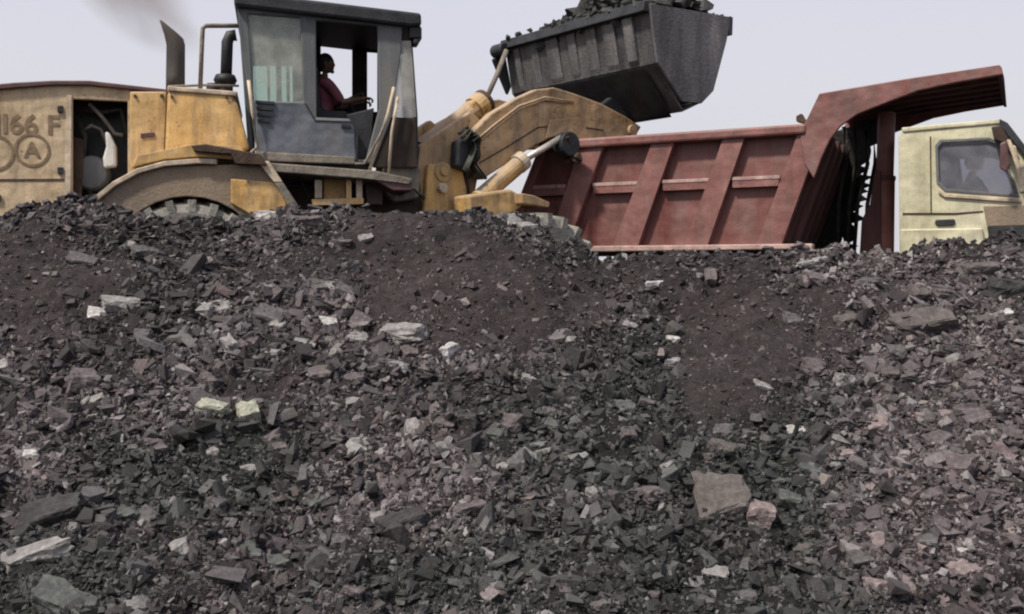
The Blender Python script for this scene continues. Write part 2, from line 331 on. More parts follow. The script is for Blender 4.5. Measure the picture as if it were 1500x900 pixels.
tag(link('ground', me, 'ground', smooth=True), 'dark heap of coal spoil with a rough crest in front of the vehicles', kind='structure')
ZG = Z.reshape(ny, nx)
ix0 = int(np.searchsorted(gx, -8.0 - 1e-6)); ix1 = int(np.searchsorted(gx, 8.0)); iy0 = int(np.searchsorted(gy, 3.4 - 1e-6)); iy1 = int(np.searchsorted(gy, 11.19))
def quick(x, y):
    u = np.clip((x + 8.0) / .026, 0, ix1 - ix0 - 1.001); v = np.clip((y - 3.4) / .026, 0, iy1 - iy0 - 1.001); a = u.astype(int); b = v.astype(int); fu = u - a; fv = v - b; a = a + ix0; b = b + iy0
    return (ZG[b, a] * (1 - fu) + ZG[b, a + 1] * fu) * (1 - fv) + (ZG[b + 1, a] * (1 - fu) + ZG[b + 1, a + 1] * fu) * fv
def hit(px, py):
    """where the line of sight through photo points meets the heap"""
    px = np.asarray(px, float); py = np.asarray(py, float)
    d = np.stack([(px - 750), FPX * math.cos(TH) - (py - 450) * math.sin(TH), -FPX * math.sin(TH) - (py - 450) * math.cos(TH)], 1)
    d /= d[:, 1:2]; y = np.full(len(px), 3.4); done = np.zeros(len(px), bool)
    act = np.arange(len(px))
    for _ in range(700):
        z = CAM.z + d[act, 2] * y[act]; below = z < quick(d[act, 0] * y[act], y[act]); done[act[below]] = True; act = act[~below]; y[act] += .012
        if not len(act): break
    ok = done & (y < 11.5)
    return d[:, 0] * y, y, CAM.z + d[:, 2] * y, ok
def normals(x, y):
    e = .06; dzx = (height(x + e, y, False) - height(x - e, y, False)) / (2 * e); dzy = (height(x, y + e, False) - height(x, y - e, False)) / (2 * e)
    n = np.stack([-dzx, -dzy, np.ones_like(dzx)], 1); return n / np.linalg.norm(n, axis=1)[:, None]

# ------------------------------------------------------------------ loose rubble: uncountable chips, one mesh
def blocky(seed, drop=.16, lo=.4):
    """a broken lump: a skewed block with corners knocked off"""
    rd = random.Random(seed); m_ = MB(); ps = []
    for sx in (-1, 1):
        for sy in (-1, 1):
            for sz in (-1, 1):
                if rd.random() < drop: continue
                ps.append(Vector((sx * rd.uniform(lo + .05, 1.0), sy * rd.uniform(lo, 1.0), sz * rd.uniform(lo, .95))))
    for _ in range(rd.randint(1, 3)): ps.append(Vector((rd.uniform(-1.1, 1.1), rd.uniform(-.9, .9), rd.uniform(-.9, .9))))
    o = bmesh.ops.convex_hull(m_.bm, input=[m_.bm.verts.new(p) for p in ps])
    bmesh.ops.delete(m_.bm, geom=list({g for g in o['geom_interior'] + o['geom_unused'] if isinstance(g, bmesh.types.BMVert)}), context='VERTS')
    return m_
def chip_variant(seed, n):
    m_ = blocky(seed); bm = m_.bm; bmesh.ops.triangulate(bm, faces=bm.faces); bm.verts.ensure_lookup_table(); bm.verts.index_update()
    bmesh.ops.recalc_face_normals(bm, faces=bm.faces)
    v = np.array([p.co[:] for p in bm.verts]); f = np.array([[p.index for p in fc.verts] for fc in bm.faces]); bm.free(); return v, f
VAR = [chip_variant(100 + k, 8 + k % 6) for k in range(28)]
def rand_rot(n, tilt):
    az = rng.uniform(0, 2 * np.pi, n); tx = rng.normal(0, tilt, n); ty = rng.normal(0, tilt, n)
    ca, sa = np.cos(az), np.sin(az); z0 = np.zeros(n); o1 = np.ones(n)
    A = np.stack([ca, -sa, z0, sa, ca, z0, z0, z0, o1], 1).reshape(n, 3, 3)
    B = np.stack([o1, z0, z0, z0, np.cos(tx), -np.sin(tx), z0, np.sin(tx), np.cos(tx)], 1).reshape(n, 3, 3)
    C = np.stack([np.cos(ty), z0, np.sin(ty), z0, o1, z0, -np.sin(ty), z0, np.cos(ty)], 1).reshape(n, 3, 3)
    return B @ C @ A
def basis(n):
    t = np.cross(np.array([[0, 1, .01]]).repeat(len(n), 0), n); t /= np.linalg.norm(t, axis=1)[:, None]; b = np.cross(n, t)
    return np.stack([t, b, n], 2)
def merge_chips(pos, nor, size, cols, tilt=.62, flat=.55):
    n = len(pos); var = rng.integers(0, len(VAR), n); Rm = basis(nor) @ rand_rot(n, tilt)
    S = np.stack([size * rng.uniform(.8, 1.7, n), size * rng.uniform(.65, 1.1, n), size * flat * rng.uniform(.5, 1.4, n)], 1)
    Vs, Fs, Cs = [], [], []; off = 0
    for k, (v, f) in enumerate(VAR):
        ix = np.where(var == k)[0]
        if not len(ix): continue
        P = np.einsum('nij,nvj->nvi', Rm[ix], v[None] * S[ix][:, None, :]) + pos[ix][:, None, :]
        Vs.append(P.reshape(-1, 3)); Fs.append((f[None] + off + (np.arange(len(ix)) * len(v))[:, None, None]).reshape(-1, 3)); off += len(ix) * len(v)
        Cs.append(np.repeat(cols[ix], len(v), 0))
    V = np.concatenate(Vs); F = np.concatenate(Fs); m_ = bpy.data.meshes.new('rubble')
    m_.vertices.add(len(V)); m_.vertices.foreach_set('co', V.astype(np.float32).ravel())
    m_.loops.add(F.size); m_.loops.foreach_set('vertex_index', F.ravel().astype(np.int32))
    m_.polygons.add(len(F)); m_.polygons.foreach_set('loop_start', np.arange(0, F.size, 3, dtype=np.int32)); m_.polygons.foreach_set('use_smooth', np.zeros(len(F), bool)); m_.update(); m_.validate()
    add_colors(m_, np.concatenate(Cs)); return m_
def scatter(n, lo, hi, y0=282, y1=960, x0=-600, x1=2100, keep_soil=.36):
    px = rng.uniform(x0, x1, n); py = rng.uniform(y0, y1, n)
    k = rng.uniform(0, 1, n) > soil_of(px, py) * (1 - keep_soil); px, py = px[k], py[k]
    clump = vnoise(px, py, 1 / 90., 31) + .6 * vnoise(px, py, 1 / 35., 32)
    k = rng.uniform(-1.0, .30, len(px)) < clump; px, py = px[k], py[k]
    x, y, z, ok = hit(px, py); px, py, x, y, z = (a[ok] for a in (px, py, x, y, z))
    n = len(x); nor = normals(x, y)
    s = np.exp(rng.uniform(np.log(lo), np.log(hi), n)) * (y / 7.5) ** .8
    s = np.where(y > DC - .8, np.minimum(s, .05), s)
    so = soil_of(px, py); s = s * (1 - .45 * so)
    t = tint_of(px, py, x, y)
    g = np.exp(rng.normal(.08, .55, n)); pale = rng.uniform(0, 1, n) < (.045 + .10 * mauve_of(px, py)); g = np.where(pale, g * rng.uniform(1.9, 3.9, n), g)
    gm = t.mean(1)[:, None]; hi = np.clip((g - 1.6) / 2, 0, .7)[:, None]; t = t * (1 - hi) + gm * np.array([1.02, .99, .98])[None] * hi
    c = t * g[:, None] * (1 + rng.normal(0, .018, (n, 3)))
    red = rng.uniform(0, 1, n) < .06; c = np.where(red[:, None], c * np.array([1.12, .96, .95])[None], c); c = c * np.minimum(1, .17 / c.max(1))[:, None]
    pos = np.stack([x, y, z], 1) + nor * (s * rng.uniform(-.45, .30, n))[:, None]
    return pos, nor, s, c
parts = [scatter(165000, .008, .021), scatter(52000, .017, .039), scatter(5600, .036, .068), scatter(450, .065, .10)]
bx = rng.uniform(-7, 7, 2500); by = rng.uniform(DC, 11.4, 2500); bz = quick(bx, by); bn = normals(bx, by); bs = np.exp(rng.uniform(np.log(.015), np.log(.06), 2500))
bt = tint_of(np.full(2500, 300.), np.full(2500, 720.), bx, by) * np.exp(rng.normal(.1, .4, 2500))[:, None]
parts.append((np.stack([bx, by, bz], 1), bn, bs, bt))
me = merge_chips(*[np.concatenate([p[k] for p in parts]) for k in range(4)])
tag(link('rubble', me, 'chip'), 'loose coal and shale chips covering the whole heap', kind='stuff')

# ------------------------------------------------------------------ single rocks
def rock_mesh(seed, n=26, rough=.07):
    m_ = blocky(seed, 0, .52); bm = m_.bm
    bmesh.ops.bevel(bm, geom=list(bm.edges), offset=.10, segments=1, affect='EDGES', clamp_overlap=True)
    bmesh.ops.triangulate(bm, faces=bm.faces)
    for c in (1, 1):
        big = [e for e in bm.edges if e.calc_length() > .22]; bmesh.ops.subdivide_edges(bm, edges=big, cuts=1); bmesh.ops.triangulate(bm, faces=[f for f in bm.faces if len(f.verts) > 3])
    rd = random.Random(seed); of = Vector((seed * 1.7, seed * .9, 0))
    for v in bm.verts: v.co *= 1 + .16 * mnoise.noise(v.co * 1.8 + of) + .10 * mnoise.noise(v.co * 4.5 + of) + rd.uniform(-rough, rough)
    return m_.mesh('rock')
RM = [rock_mesh(500 + k, 9 + (k % 6), .035) for k in range(16)]
def stone(name, c1, c2, c3=None): return mat(name, c1, c2, c3, 7, .85, .6, fine=32, spec=.3, grain=.3)
ST = {'pale': stone('pale_grey_stone', (.15, .142, .141), (.25, .237, .233), (.33, .31, .30)), 'grey': stone('grey_stone', (.06, .056, .057), (.105, .098, .099), (.14, .13, .13)),
      'mauve': stone('mauve_grey_stone', (.072, .060, .063), (.12, .102, .105), (.16, .138, .14)), 'tan': stone('tan_grey_stone', (.068, .059, .057), (.105, .093, .089)), 'dark': stone('dark_stone', (.025, .023, .024), (.05, .047, .048), (.075, .07, .07)),
      'cream': stone('cream_stone', (.22, .22, .175), (.30, .30, .25)), 'white': stone('whitish_stone', (.28, .27, .265), (.42, .40, .395)), 'green': stone('greenish_grey_stone', (.05, .054, .052), (.088, .093, .089)), 'pink': stone('pinkish_stone', (.15, .118, .118), (.21, .17, .168))}
RMM = {}
def rock(px, py, wpx, hpx, kind, label, group=None, seed=0, rot=None, name='rock'):
    x, y, z, ok = hit([px], [py]); 
    if not ok[0]: return None
    x, y, z = x[0], y[0], z[0]; k = y / FPX; key = (seed % len(RM), kind)
    if key not in RMM:
        m_ = RM[seed % len(RM)].copy(); m_.materials.append(ST[kind]); RMM[key] = m_
    rm_ = RMM[key].copy(); o = bpy.data.objects.new(name, rm_); COL.objects.link(o); rd = random.Random(seed * 31 + 5)
    n = Vector(normals(np.array([x]), np.array([y]))[0]); wx = wpx * k / 2; hz = hpx * k / 2
    Q = n.to_track_quat('Z', 'Y') @ Matrix.Rotation(rot if rot is not None else rd.uniform(-.5, .5), 3, 'Z').to_quaternion()
    ax = n.cross(Vector((0, 1, 0)).cross(n)); X_ = Vector((1, 0, 0)) - n * n.x; X_.normalize(); Y_ = n.cross(X_)
    Rm = Matrix((X_, Y_, n)).transposed() @ Matrix.Rotation(rot if rot is not None else rd.uniform(-.6, .6), 3, 'Z') @ Matrix.Rotation(rd.uniform(-.4, .4), 3, 'X') @ Matrix.Rotation(rd.uniform(-.25, .25), 3, 'Y')
    S = Matrix.Diagonal((wx * 1.08, hz * 1.2, hz * .95, 1))
    rm_.transform(S); o.matrix_basis = Matrix.Translation(Vector((x, y, z)) + n * hz * .02) @ Rm.to_4x4()
    tag(o, label, 'rock', group); return o
BIG = [(52, 815, 105, 36, 'pale', 'long flat pale grey slab at the lower left edge of the heap'),
 (123, 560, 50, 46, 'mauve', 'round light grey stone low on the left below the tan hood'),
 (311, 600, 46, 26, 'cream', 'pointed cream stone, left one of the touching cream pair', ), (364, 606, 34, 30, 'cream', 'blunt cream stone, right one of the touching cream pair'),
 (590, 488, 76, 32, 'pale', 'wide speckled pale slab in the middle of the slope'), (480, 475, 32, 18, 'white', 'small whitish stone left of the speckled pale slab'),
 (385, 548, 44, 24, 'grey', 'flat grey stone up the slope from the cream pair'), (391, 318, 34, 20, 'white', 'whitish stone on the crest beside the loader rear wheel'),
 (1350, 470, 92, 34, 'tan', 'broad flat brown grey slab below the yellow truck cab'), (1388, 686, 84, 38, 'mauve', 'large mauve grey slab on the lower right slope'),
 (1058, 735, 92, 72, 'tan', 'largest tan boulder standing out of the lower right slope'), (1114, 755, 42, 44, 'pink', 'pinkish stone leaning beside the largest tan boulder'),
 (1476, 428, 70, 44, 'dark', 'dark boulder at the right edge under the crest'), (1432, 398, 60, 34, 'tan', 'brown slab just above the dark boulder at the right edge'),
 (962, 418, 40, 16, 'white', 'flat whitish chip below the red bed bottom rail'), (266, 806, 32, 40, 'pale', 'upright pale block low in the left foreground'),
 (47, 671, 24, 26, 'white', 'small whitish cube near the left edge'), (262, 496, 50, 38, 'grey', 'rounded grey lump on the smooth dark soil left of centre'),
 (78, 755, 90, 42, 'dark', 'dark slab directly above the long flat pale slab'), (95, 885, 120, 44, 'green', 'greenish grey slab at the bottom left corner'),
 (142, 462, 28, 22, 'white', 'left end whitish stone of the pale streak on the left slope'), (178, 446, 56, 26, 'pale', 'pale flat stone in the middle of the pale streak on the left slope'),
 (212, 444, 20, 14, 'white', 'tiny white stone ending the pale streak on the left slope'), (337, 510, 18, 42, 'pale', 'narrow upright pale sliver above the cream pair'),
 (470, 548, 40, 26, 'mauve', 'mauve stone right of the flat grey stone in mid slope'), (605, 635, 28, 44, 'pale', 'tall pale stone in the centre of the lower slope'),
 (590, 765, 80, 36, 'dark', 'dark block casting a black gap in the central foreground'), (690, 745, 50, 20, 'mauve', 'long mauve chip right of the dark central block'),
 (985, 500, 20, 18, 'white', 'upper white chip of the two left of the smooth soil patch'), (985, 533, 24, 22, 'pale', 'lower pale chip of the two left of the smooth soil patch'),
 (1285, 627, 38, 34, 'pink', 'pinkish block on the right side of the slope'), (1240, 558, 36, 26, 'pale', 'pale stone at the right rim of the smooth soil patch'),
 (1116, 567, 30, 14, 'pale', 'thin pale chip lying on the smooth soil patch'), (1473, 460, 24, 16, 'white', 'small whitish stone under the dark boulder at the right edge'),
 (1165, 632, 26, 14, 'white', 'white chip beside the greenish rubble right of centre'), (1048, 842, 44, 24, 'pale', 'pale stone in the bottom foreground below the tan boulder'),
 (1290, 862, 44, 34, 'pink', 'pinkish pale block in the lower right foreground'), (1335, 868, 34, 34, 'pink', 'squarish pink stone beside the pinkish pale block'),
 (1410, 808, 26, 22, 'white', 'white stone in the lower right rubble'), (1255, 360, 60, 22, 'grey', 'grey slab on the crest under the hanging black sheeting'),
 (1190, 385, 44, 16, 'pale', 'pale flat stone on the crest right of the red bed'), (1265, 417, 54, 24, 'grey', 'grey stone with a black gap under it below the hoist ram'),
 (1160, 470, 26, 22, 'grey', 'grey stone perched at the upper rim of the smooth soil patch'), (1040, 410, 20, 30, 'mauve', 'upright mauve stone below the red bed'),
 (535, 350, 24, 14, 'pale', 'pale chip below the loader steps near the crest'), (500, 356, 34, 14, 'mauve', 'mauve flat chip just left of the pale chip under the loader steps'),
 (830, 500, 26, 14, 'pale', 'slanting pale chip right of the speckled pale slab'), (660, 515, 18, 30, 'white', 'thin white sliver right of the speckled pale slab'),
 (440, 695, 60, 26, 'dark', 'dark wedge below the cream pair'), (660, 660, 60, 22, 'grey', 'flat grey stone right of the tall pale stone in the centre'),
 (120, 385, 44, 22, 'grey', 'grey stone under the tan hood near the crest'), (150, 335, 40, 16, 'mauve', 'mauve stone at the left crest below the open engine bay'),
 (210, 370, 36, 20, 'grey', 'grey stone on the slope below the rear wheel'), (185, 360, 40, 16, 'pale', 'pale flat chip on the slope below the rear wheel')]
for k, b in enumerate(BIG): rock(*b, seed=k + 3)
ZON = [(0, 430, 500, 690, 'small stones strewn over the left slope', 'loose grey stone among coal chips on the left slope under the loader hood'),
       (0, 690, 480, 890, 'stones in the lower left foreground', 'loose stone in the dark lower left foreground rubble'),
       (480, 560, 1000, 890, 'stones in the central foreground', 'loose stone in the coal rubble of the central foreground'),
       (1180, 380, 1500, 600, 'stones on the upper right slope', 'loose brownish stone on the upper right slope below the yellow cab'),
       (1200, 600, 1500, 890, 'stones in the lower right rubble', 'loose mauve grey stone in the lower right rubble'),
       (380, 320, 800, 560, 'stones on the upper middle slope', 'loose stone on the upper middle slope below the loader'),
       (1000, 620, 1200, 890, 'stones around the tan boulder', 'loose stone near the largest tan boulder')]
CNT = [34, 34, 46, 34, 50, 24, 22]; KIN = [('grey', 'mauve', 'pale'), ('grey', 'dark', 'green'), ('grey', 'dark', 'green', 'mauve', 'pale'), ('tan', 'mauve', 'grey'), ('mauve', 'mauve', 'pink', 'grey'), ('grey', 'mauve', 'pale'), ('green', 'grey', 'tan')]
sd_ = 100
for (x0, y0, x1, y1, g, lab), n, kk in zip(ZON, CNT, KIN):
    c = 0
    while c < n:
        px, py = random.uniform(x0, x1), random.uniform(y0, y1); sd_ += 1
        if soil_of(np.array([px]), np.array([py]))[0] > .4: continue
        if any(abs(px - b[0]) < b[2] * .6 + 14 and abs(py - b[1]) < b[3] * .6 + 10 for b in BIG): continue
        s = random.uniform(16, 34) * (1.0 if random.random() < .9 else 1.5)
        rock(px, py, s, s * random.uniform(.5, .9), random.choice(kk), lab, g, seed=sd_); c += 1

# ------------------------------------------------------------------ wheel loader, rear half
F1 = Frame(Vector((-3.5, 11.8, .68)), R(12))
LD = tag(empty('wheel_loader', F1), 'dusty yellow wheel loader lifting a full bucket, standing behind the crest', 'loader')
def P(name, m, pts, y0, y1, par=LD, F=F1, holes=(), bevel=.012, plane=None): return MB().prism(F, pts, y0, y1, holes, plane).build(name, m, par, F, bevel)
def T(name, m, pts, y, r, par=LD, F=F1, n=10):
    return MB().tube([F.pt(p, y if len(p) < 3 else p[2]) for p in [q for q in pts]] if all(len(q) == 2 for q in pts) else [F.pt(q[:2], q[2] if len(q) > 2 else y) for q in pts], r, n).build(name, m, par, F, smooth=True)
hood = P('hood', 'tan', [(-150, 150), (-60, 134), (0, 129), (70, 123), (130, 122), (192, 129), (192, 345), (-150, 345)], .55, .60, holes=[[(106, 145), (187, 149), (187, 330), (106, 330)]])
P('hood_lid', 'maroon', [(-150, 144), (-60, 128), (20, 121), (75, 118), (130, 118), (245, 131), (245, 137), (130, 125), (75, 125), (0, 131), (-60, 136), (-150, 152)], .50, 2.2)
P('hood_frame', 'cream', [(97, 140), (105, 140), (103, 330), (94, 330)], .535, .548, bevel=.004)
P('far_hood_side', 'tan', [(-150, 150), (0, 130), (130, 124), (192, 131), (192, 345), (-150, 345)], 2.1, 2.15, plane=.55)
eb = P('engine_block', 'black', [(104, 143), (190, 146), (190, 345), (104, 345)], .98, 1.9)
T('hose', 'deckgrey', [(131, 152), (150, 172), (168, 196), (180, 198)], .72, .022)
T('hose', 'hose', [(112, 170), (125, 200), (120, 250), (135, 290)], .80, .03)
T('hose', 'hose', [(120, 160), (150, 165), (178, 160), (186, 200)], .80, .028)
T('hose', 'deckgrey', [(124, 190), (134, 184), (148, 190), (156, 210)], .74, .018)
P('filter_canister', 'white', [(153, 192), (160, 194), (170, 215), (170, 244), (152, 247), (150, 232), (155, 215)], .66, .78, bevel=.04)
MB().lathe(F1.pt((136, 255), .85), [(.001, -.14), (.17, -.14), (.2, -.08), (.2, .08)], 20).build('air_cleaner', 'cabgrey', LD, F1, .01, True)
P('engine_bracket', 'darkbrown', [(106, 200), (122, 205), (118, 330), (106, 330)], .68, .72)
P('hood_side', 'yellow', [(190, 134), (244, 134), (240, 246), (215, 254), (190, 266)], .47, 2.2, bevel=.02)
P('tank', 'orange', [(245, 133), (338, 137), (348, 152), (366, 218), (330, 240), (240, 244)], .40, 2.3, bevel=.04)
P('tank_lid', 'cream', [(245, 126), (348, 134), (346, 141), (245, 133)], .38, 2.2)
def letters(text, px, y, size, par, F, m, name):
    cu = bpy.data.curves.new(name, 'FONT'); cu.body = text; cu.size = size; cu.extrude = .0012; cu.offset = .006; cu.align_x = 'CENTER'; cu.align_y = 'CENTER'
    tmp = bpy.data.objects.new('tmp', cu); COL.objects.link(tmp); bpy.context.view_layer.update()
    me_ = bpy.data.meshes.new_from_object(tmp.evaluated_get(bpy.context.evaluated_depsgraph_get())); bpy.data.objects.remove(tmp)
    me_.transform(Matrix.Translation(F.pt(px, y)) @ Matrix.Rotation(R(90), 4, 'X')); me_.materials.clear()
    return link(name, me_, m, par, F)
letters('II66 F', (40, 184), .545, .30, hood, F1, 'letter', 'lettering')
def ring(px, r, w_, y, par, F, m, name):
    c = F.pt(px, y); MB().lathe(c, [(r - w_, 0), (r, 0), (r, .003), (r - w_, .003), (r - w_, 0)], 40, cap=False).build(name, m, par, F)
ring((47, 220), .185, .028, .542, hood, F1, 'letter', 'emblem'); ring((-8, 224), .20, .03, .542, hood, F1, 'letter', 'emblem')
letters('A', (47, 221), .545, .24, hood, F1, 'letter', 'emblem_mark')
# fender, liner, steps
fd = P('rear_fender', 'cream', band([(138, 288), (165, 266), (200, 247), (240, 236), (290, 232), (318, 233)], 8), .0, .72)
P('fender_skin', 'yellow', [(192, 246), (240, 234), (290, 230), (372, 236), (350, 214), (280, 212), (200, 228)], .03, .62)
P('wheel_arch_liner', 'liner', [(150, 292), (172, 272), (206, 253), (246, 244), (382, 240), (432, 304), (434, 428)] + [(396.8, 427.0), (397.8, 403.9), (394.5, 380.9), (386.8, 359.1), (375.1, 339.1), (359.8, 321.6), (341.4, 307.3), (320.6, 296.7), (298.2, 290.2), (275.0, 288.0), (251.8, 290.2), (229.4, 296.7), (208.6, 307.3), (190.2, 321.6), (174.9, 339.1), (163.2, 359.1), (155.5, 380.9), (152.2, 403.9), (153.2, 427.0)] + [(138, 428), (136, 320)], .06, .10)
P('arch_plate', 'orange', [(338, 262), (412, 268), (424, 318), (378, 320), (352, 306), (338, 298)], .03, .056)
P('step_plate', 'darkbrown', [(280, 213), (302, 211), (382, 226), (392, 242), (345, 240), (338, 226), (284, 222)], -.06, .45)
P('fender_stay', 'cream', [(377, 236), (394, 236), (415, 268), (402, 268)], -.02, .05)
P('fender_stay', 'deckgrey', [(402, 268), (415, 268), (438, 303), (424, 306)], -.02, .05)
P('rear_frame', 'darkbrown', [(-100, 300), (640, 262), (640, 420), (-100, 420)], .85, 1.9, bevel=.02)
# cab
cab = P('cab', 'cabgrey', [(345, -8), (590, 20), (588, 75), (574, 172), (548, 240), (376, 230), (366, 150), (352, 60)], .45, .53,
        holes=[[(363, 20), (440, 26), (444, 149), (372, 148)], [(463, 30), (553, 38), (555, 160), (536, 234), (524, 234), (520, 186), (512, 174), (464, 172)]], bevel=.015)
P('roof', 'black', [(342, -14), (617, 19), (618, 37), (600, 38), (343, 8)], .36, 2.05, par=cab, bevel=.03)
P('door_panel', 'cabblue', [(374, 150), (446, 151), (460, 174), (512, 176), (519, 188), (522, 236), (376, 228)], .425, .448, par=cab, bevel=.02)
P('sill_band', 'deckgrey', [(376, 222), (520, 230), (520, 241), (378, 236)], .40, .424, par=cab)
for k in range(4): P('louver', 'black', [(374 + k, 147 + 9 * k), (402 - k * 2, 149 + 9 * k), (402 - k * 2, 153 + 9 * k), (374 + k, 151 + 9 * k)], .395, .424, par=cab, bevel=.004)
P('window_glass', 'glass_loader', [(362, 19), (441, 25), (445, 150), (371, 149)], .485, .495, par=cab, bevel=0)
P('far_cab_wall', 'interior', [(362, -6), (570, 20), (566, 245), (376, 240)], 1.9, 1.95, par=cab, plane=1.9, bevel=0,
  holes=[[(371, 96), (441, 96), (441, 150), (371, 150)], [(470, 64), (516, 66), (516, 150), (470, 150)], [(538, 76), (553, 77), (553, 164), (538, 164)]])
P('lining_panel', 'lining', [(364, 12), (448, 16), (448, 94), (364, 94)], 1.84, 1.89, par=cab, bevel=0)
P('far_window_glass', 'glass_far', [(372, 96), (440, 96), (440, 150), (372, 150)], 1.915, 1.925, par=cab, bevel=0)
for a, b in ((391, 395), (404, 412), (419, 424), (428, 444)): P('curtain', 'curtain', [(a, 90), (b, 90), (b + 1, 152), (a + 1, 152)], 1.80, 1.83, par=cab, bevel=0)
P('rear_cab_wall', 'cabgrey', [(347, -6), (356, -6), (372, 228), (364, 228)], .53, 1.9, par=cab)
P('cab_floor', 'black', [(368, 226), (545, 238), (545, 250), (368, 240)], .54, 1.9, par=cab)
P('front_pillar', 'black', [(597, 60), (603, 60), (612, 170), (613, 242), (608, 242), (606, 170)], .50, .55, par=cab)
P('corner_glass', 'glass_front', [(587, 60), (602, 60), (610, 172), (572, 171)], .47, .478, par=cab, bevel=0)
P('corner_panel', 'interior', [(573, 171), (609, 173), (612, 246), (546, 246)], .47, .50, par=cab)
P('windshield', 'glass_front', [(602, 60), (604, 60), (612, 172), (610, 172)], .56, 1.88, par=cab, bevel=0)
P('cowl', 'black', [(609, 174), (612, 174), (613, 242), (606, 242)], .56, 1.88, par=cab)
for a, b in (((600, 38), (617, 56)), ((606, 57), (614, 65))): P('work_lamp', 'black', [a, (b[0], a[1]), b, (a[0], b[1])], .42, .62, par=cab, bevel=.015)
P('work_lamp', 'black', [(603, 40), (618, 40), (618, 58), (603, 58)], 1.6, 1.82, par=cab, bevel=.015)
P('seat', 'black', [(452, 96), (466, 94), (472, 160), (512, 164), (512, 176), (454, 178)], .95, 1.45, par=cab, bevel=.04)
P('console', 'black', [(512, 158), (530, 152), (545, 240), (516, 240)], 1.5, 1.85, par=cab)
T('steering_column', 'black', [(534, 190), (512, 152)], 1.2, .025, par=cab)
c_ = F1.pt((510, 149), 1.2)
MB().tube([c_ + Matrix.Rotation(R(-28), 3, 'Y') @ Vector((.2 * math.cos(a), .2 * math.sin(a), 0)) for a in np.linspace(0, 2 * math.pi, 25)], .016, 8).build('steering_wheel', 'black', cab, F1, smooth=True)
T('grab_rail', 'cream', [(577, 128), (568, 168), (553, 215), (540, 253)], .38, .02)
T('grab_rail', 'cream', [(583, 142), (574, 192), (569, 258)], .36, .018)
T('grab_rail', 'deckgrey', [(570, 165), (556, 200), (534, 240), (520, 240)], .34, .016)
T('grab_rail', 'cream', [(364, 118), (370, 165), (377, 216), (368, 224)], .34, .02)
T('hand_rail', 'deckgrey', [(293, 138), (296, 60), (297, 42), (302, 38), (350, 38)], .62, .026)
T('hand_rail', 'deckgrey', [(246, 127), (300, 125), (350, 126)], .62, .014)
P('deck', 'deckgrey', [(374, 237), (548, 250), (604, 262), (600, 270), (545, 263), (374, 250)], .10, 2.4)
P('deck_end', 'maroon', [(548, 264), (604, 266), (604, 279), (575, 279)], .12, .5)
P('lower_body', 'deckgrey', [(566, 240), (616, 243), (614, 290), (578, 296), (560, 278)], .55, 1.9, bevel=.04)
st = P('step_ladder', 'yellow', [(456, 292), (533, 290), (533, 299), (458, 301)], .22, .42)
for a, b, m_ in ((461, 472, 'cream'), (507, 515, 'yellow'), (522, 531, 'cream')): P('ladder_rail', m_, [(a, 263), (b, 264), (b, 291), (a, 291)], .24, .30, par=st)
P('ladder_back', 'orange', [(474, 262), (506, 262), (506, 292), (474, 292)], .46, .5, par=st)
P('frame_plate', 'maroon', [(535, 268), (562, 270), (560, 300), (537, 300)], .5, .56)
P('shade_panel', 'black', [(508, 168), (548, 158), (541, 240), (514, 240)], .56, .62, par=cab)  # black sheet added to stand in for the dark of the cab interior
P('door_latch', 'black', [(500, 182), (514, 183), (514, 188), (500, 187)], .40, .424, par=cab, bevel=.005)
P('door_seal', 'black', [(446, 152), (449, 152), (463, 176), (516, 178), (524, 190), (524, 236), (522, 236), (521, 191), (514, 180), (461, 178)], .418, .424, par=cab, bevel=0)
P('hood_seam', 'darkbrown', [(-150, 263), (96, 262), (96, 265), (-150, 266)], .543, .549, bevel=0, par=hood)
for p in ((88, 250), (88, 160), (-4, 290)): P('hood_latch', 'black', [(p[0] - 4, p[1] - 5), (p[0] + 4, p[1] - 5), (p[0] + 4, p[1] + 5), (p[0] - 4, p[1] + 5)], .52, .549, par=hood, bevel=.006)
for k in range(2): MB().lathe(F1.pt((198 + k * 39, 141 - k * .4), .46), [(.001, -.012), (.018, -.012), (.018, .02)], 8).build('bolt', 'darkbrown', LD, F1)
for k in range(2): MB().lathe(F1.pt((252 + k * 80, 142 + k * .5), .39), [(.001, -.012), (.016, -.012), (.016, .02)], 8).build('bolt', 'darkbrown', LD, F1)
P('reflector', 'maroon', [(206, 196), (226, 194), (226, 200), (206, 202)], .455, .475, bevel=.004)
MB().lathe(F1.pt((312, 132), .8), [(.001, .07), (.07, .07), (.075, .05), (.075, -.03)], 16, 'z').build('filler_cap', 'black', LD, F1)
T('brake_hose', 'hose', [(392, 250), (420, 268), (440, 262), (452, 290)], .5, .018)
T('brake_hose', 'hose', [(560, 262), (585, 285), (606, 276), (622, 292)], .5, .02)
# exhaust and air intake
ex = MB(); yv = 1.25; n = 20; rings = []
for (cx, cy, rp, tl) in [(257, 131, 12.5, 0), (257, 112, 12.5, 0), (257.5, 66, 12.2, 0), (255, 56, 13, .35), (251.5, 44, 16.5, 1)]:
    rg = []
    for k in range(n):
        a = 2 * math.pi * k / n; q = F1.pt((cx + rp * math.cos(a), cy + tl * 14.5 * math.cos(a)), yv); q.y = yv + .105 * math.sin(a); rg.append(ex.bm.verts.new(q))
    rings.append(rg)
for a, b in zip(rings, rings[1:]):
    for k in range(n): ex.bm.faces.new((a[k], a[(k + 1) % n], b[(k + 1) % n], b[k]))
eo = ex.build('exhaust_stack', 'exhaust', LD, F1, smooth=True); so_ = eo.modifiers.new('solid', 'SOLIDIFY'); so_.thickness = .012
pc = T('air_intake', 'black', [(331, 118), (333, 62), (337, 53), (346, 52)], .95, .068)
